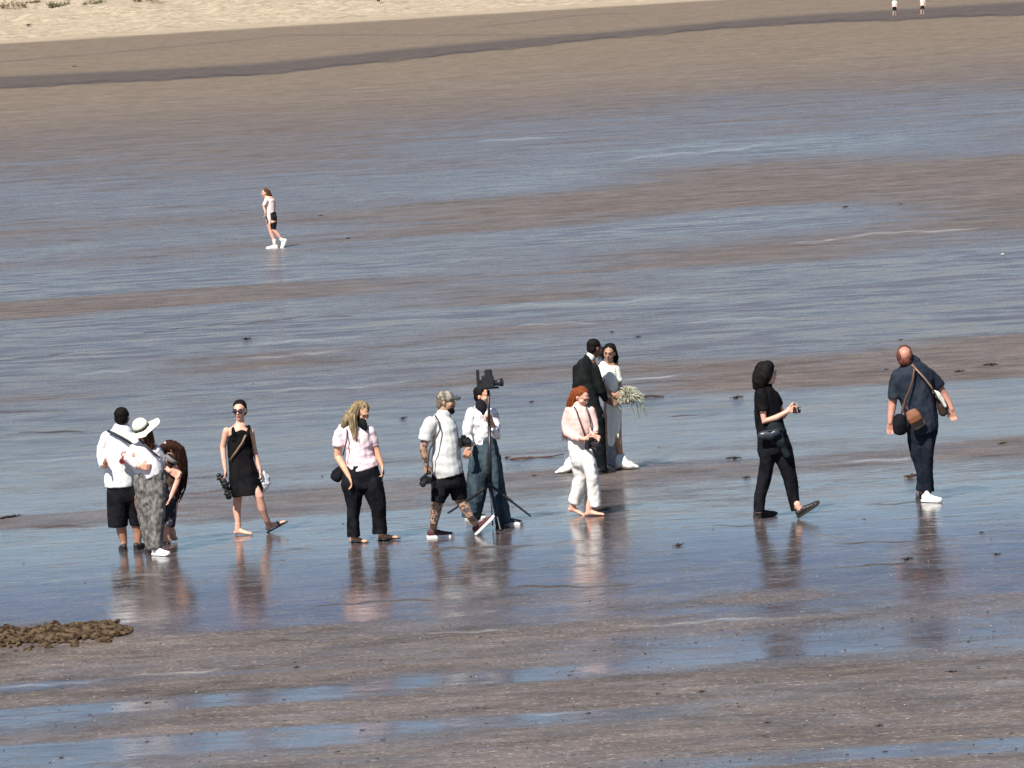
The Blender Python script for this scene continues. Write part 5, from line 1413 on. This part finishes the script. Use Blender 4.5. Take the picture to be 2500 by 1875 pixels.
# ---- heap of weed and sand at the left edge
g0, g1 = gpt(0, 1572), gpt(285, 1556)
t0 = V(((g0.x + g1.x) / 2 - .6, (g0.y + g1.y) / 2, 0))
bm = bmesh.new()
mpx = g0.y / F
random.seed(5)
prof = [(-420, 36), (-300, 40), (-150, 34), (-60, 42), (0, 44), (18, 42), (45, 28), (70, 22), (95, 24), (118, 32), (131, 44), (143, 30), (160, 24), (185, 27), (215, 30), (240, 33), (265, 31), (280, 20), (290, 8)]
for i in range(2200):
    x = random.uniform(-420, 290)
    hmax = np.interp(x, [a for a, b in prof], [b for a, b in prof])
    yy = random.gauss(0, .26)
    h_ = hmax * mpx * math.exp(-(yy / .36) ** 2) * random.uniform(.25, .88)
    gx_ = gpt(x, 1561 - .07 * x)
    r = .009 + .035 * random.random() ** 2
    ell(bm, V((gx_.x, gx_.y + yy, zprof(gx_.y + yy) + max(h_ - r * .5, .0))) - t0, (r * random.uniform(.8, 1.8), r * 1.2, r * random.uniform(.5, 1.0)), Matrix.Rotation(random.uniform(-.8, .8), 3, 'Y'), 1)
for x, b in prof:
    gx_ = gpt(x, 1561 - .07 * x)
    ell(bm, gx_ - t0, (.16, .34, b * mpx * .62), None, 3)
heap = finish(bm, 'seaweed_heap', HEAP_M)
heap.location = t0
fuse(heap, .010, 0, .012, (17, 17, 20), .010)
tag(heap, 'long low heap of brown seaweed and sand at the left edge', 'seaweed heap')
heap['kind'] = 'thing'

# ---- low dune plants at the top left
LEAFM = cloth('dune_leaf', (.075, .090, .035), (.17, .15, .07), 4, (.35, .65))
LEAFB = cloth('dry_dune_leaf', (.11, .075, .045), (.22, .16, .09), 4, (.35, .65))
def shrub(x, y, wpx, hpx, label, mat, seed):
    random.seed(seed)
    g = gpt(x, y); m_ = g.y / F
    W_, H_ = wpx * m_, max(hpx, 6) * m_ * .9
    t = thing('dune_plant', g, label, 'shrub', 'low plants on the dry dune')
    bm = bmesh.new(); bs = bmesh.new()
    for i in range(26):
        b0 = V((random.uniform(-.5, .5) * W_, random.uniform(-.6, .6), -.1))
        d = V((random.gauss(0, .5), random.gauss(0, .4), 1)).normalized()
        ln = H_ * random.uniform(.45, 1.1)
        loft(bs, [(b0, .03, .03), (b0 + d * ln * .6, .02, .02), (b0 + d * ln, .01, .01)], seg=5)
        for k in range(16):
            c = b0 + d * ln * random.uniform(.25, 1.05) + V((random.gauss(0, .14), random.gauss(0, .14), random.gauss(0, .08)))
            a = V((random.gauss(0, 1), random.gauss(0, 1), random.gauss(0, 1))).normalized() * random.uniform(.07, .16)
            b_ = a.cross(V((random.gauss(0, 1), random.gauss(0, 1), random.gauss(0, 1)))).normalized() * a.length * .45
            bm.faces.new([bm.verts.new(c - a), bm.verts.new(c + b_), bm.verts.new(c + a), bm.verts.new(c - b_)])
    f = finish(bm, 'foliage', mat, t, None, smooth=False); f['kind'] = 'stuff'
    s_ = finish(bs, 'stems', LEAFB, t, None)
shrub(38, 18, 66, 22, 'brown dune plant at the top left corner, widest of the row', LEAFB, 31)
shrub(78, 8, 30, 10, 'brownish dune plant second from the top left corner', LEAFB, 32)
shrub(142, 14, 50, 14, 'low green dune plant third from the top left corner', LEAFM, 33)
shrub(232, 12, 50, 18, 'greenest dune plant of the row on the dry sand', LEAFM, 34)
shrub(180, 2, 30, 8, 'pale dune plant between the two green ones', LEAFB, 36)
shrub(362, 0, 70, 8, 'faint brown dune plants, rightmost of the row at the top edge', LEAFB, 35)

# ---- shell chips and grit strewn over the nearer sand
random.seed(77)
bm = bmesh.new()
for i in range(260):
    x = random.uniform(-100, 2600); y = 1545 + 420 * random.random() ** 1.1 - .05 * (x - 1250) if random.random() < .8 else random.uniform(1000, 1540)
    g = gpt(x, y); r = random.uniform(.003, .009)
    ell(bm, g + V((0, 0, .004)), (r * random.uniform(1, 2), r, r * .5), Matrix.Rotation(random.uniform(0, 3), 3, 'Z'), 1)
o = finish(bm, 'shell_chips', SHELL); tag(o, 'small pale shell chips strewn over the sand', 'shells', kind='stuff')
bm = bmesh.new()
for i in range(1000):
    x = random.uniform(-100, 2600); y = 1520 + 440 * random.random() - .05 * (x - 1250) if random.random() < .9 else random.uniform(800, 1540)
    g = gpt(x, y); r = .003 + .010 * random.random() ** 3
    ell(bm, g + V((0, 0, .002)), (r * random.uniform(1, 3), r, r * .4), Matrix.Rotation(random.uniform(0, 3), 3, 'Z'), 1)
o = finish(bm, 'dark_grit', plain('dark_grit', (.035, .026, .022), .7)); tag(o, 'dark grit and weed crumbs strewn over the sand', 'grit', kind='stuff')
t = gpt(2448, 623)
bm = bmesh.new(); ell(bm, V((0, 0, .03)), (.07, .05, .03), None, 2); ell(bm, V((.03, 0, .04)), (.04, .03, .03), None, 2)
o = finish(bm, 'shell', SHELL); o.scale = (.7, .7, .7); o.location = t; fuse(o, .008, 1, .004); tag(o, 'single white shell on blue water at the right edge, far out', 'shell')
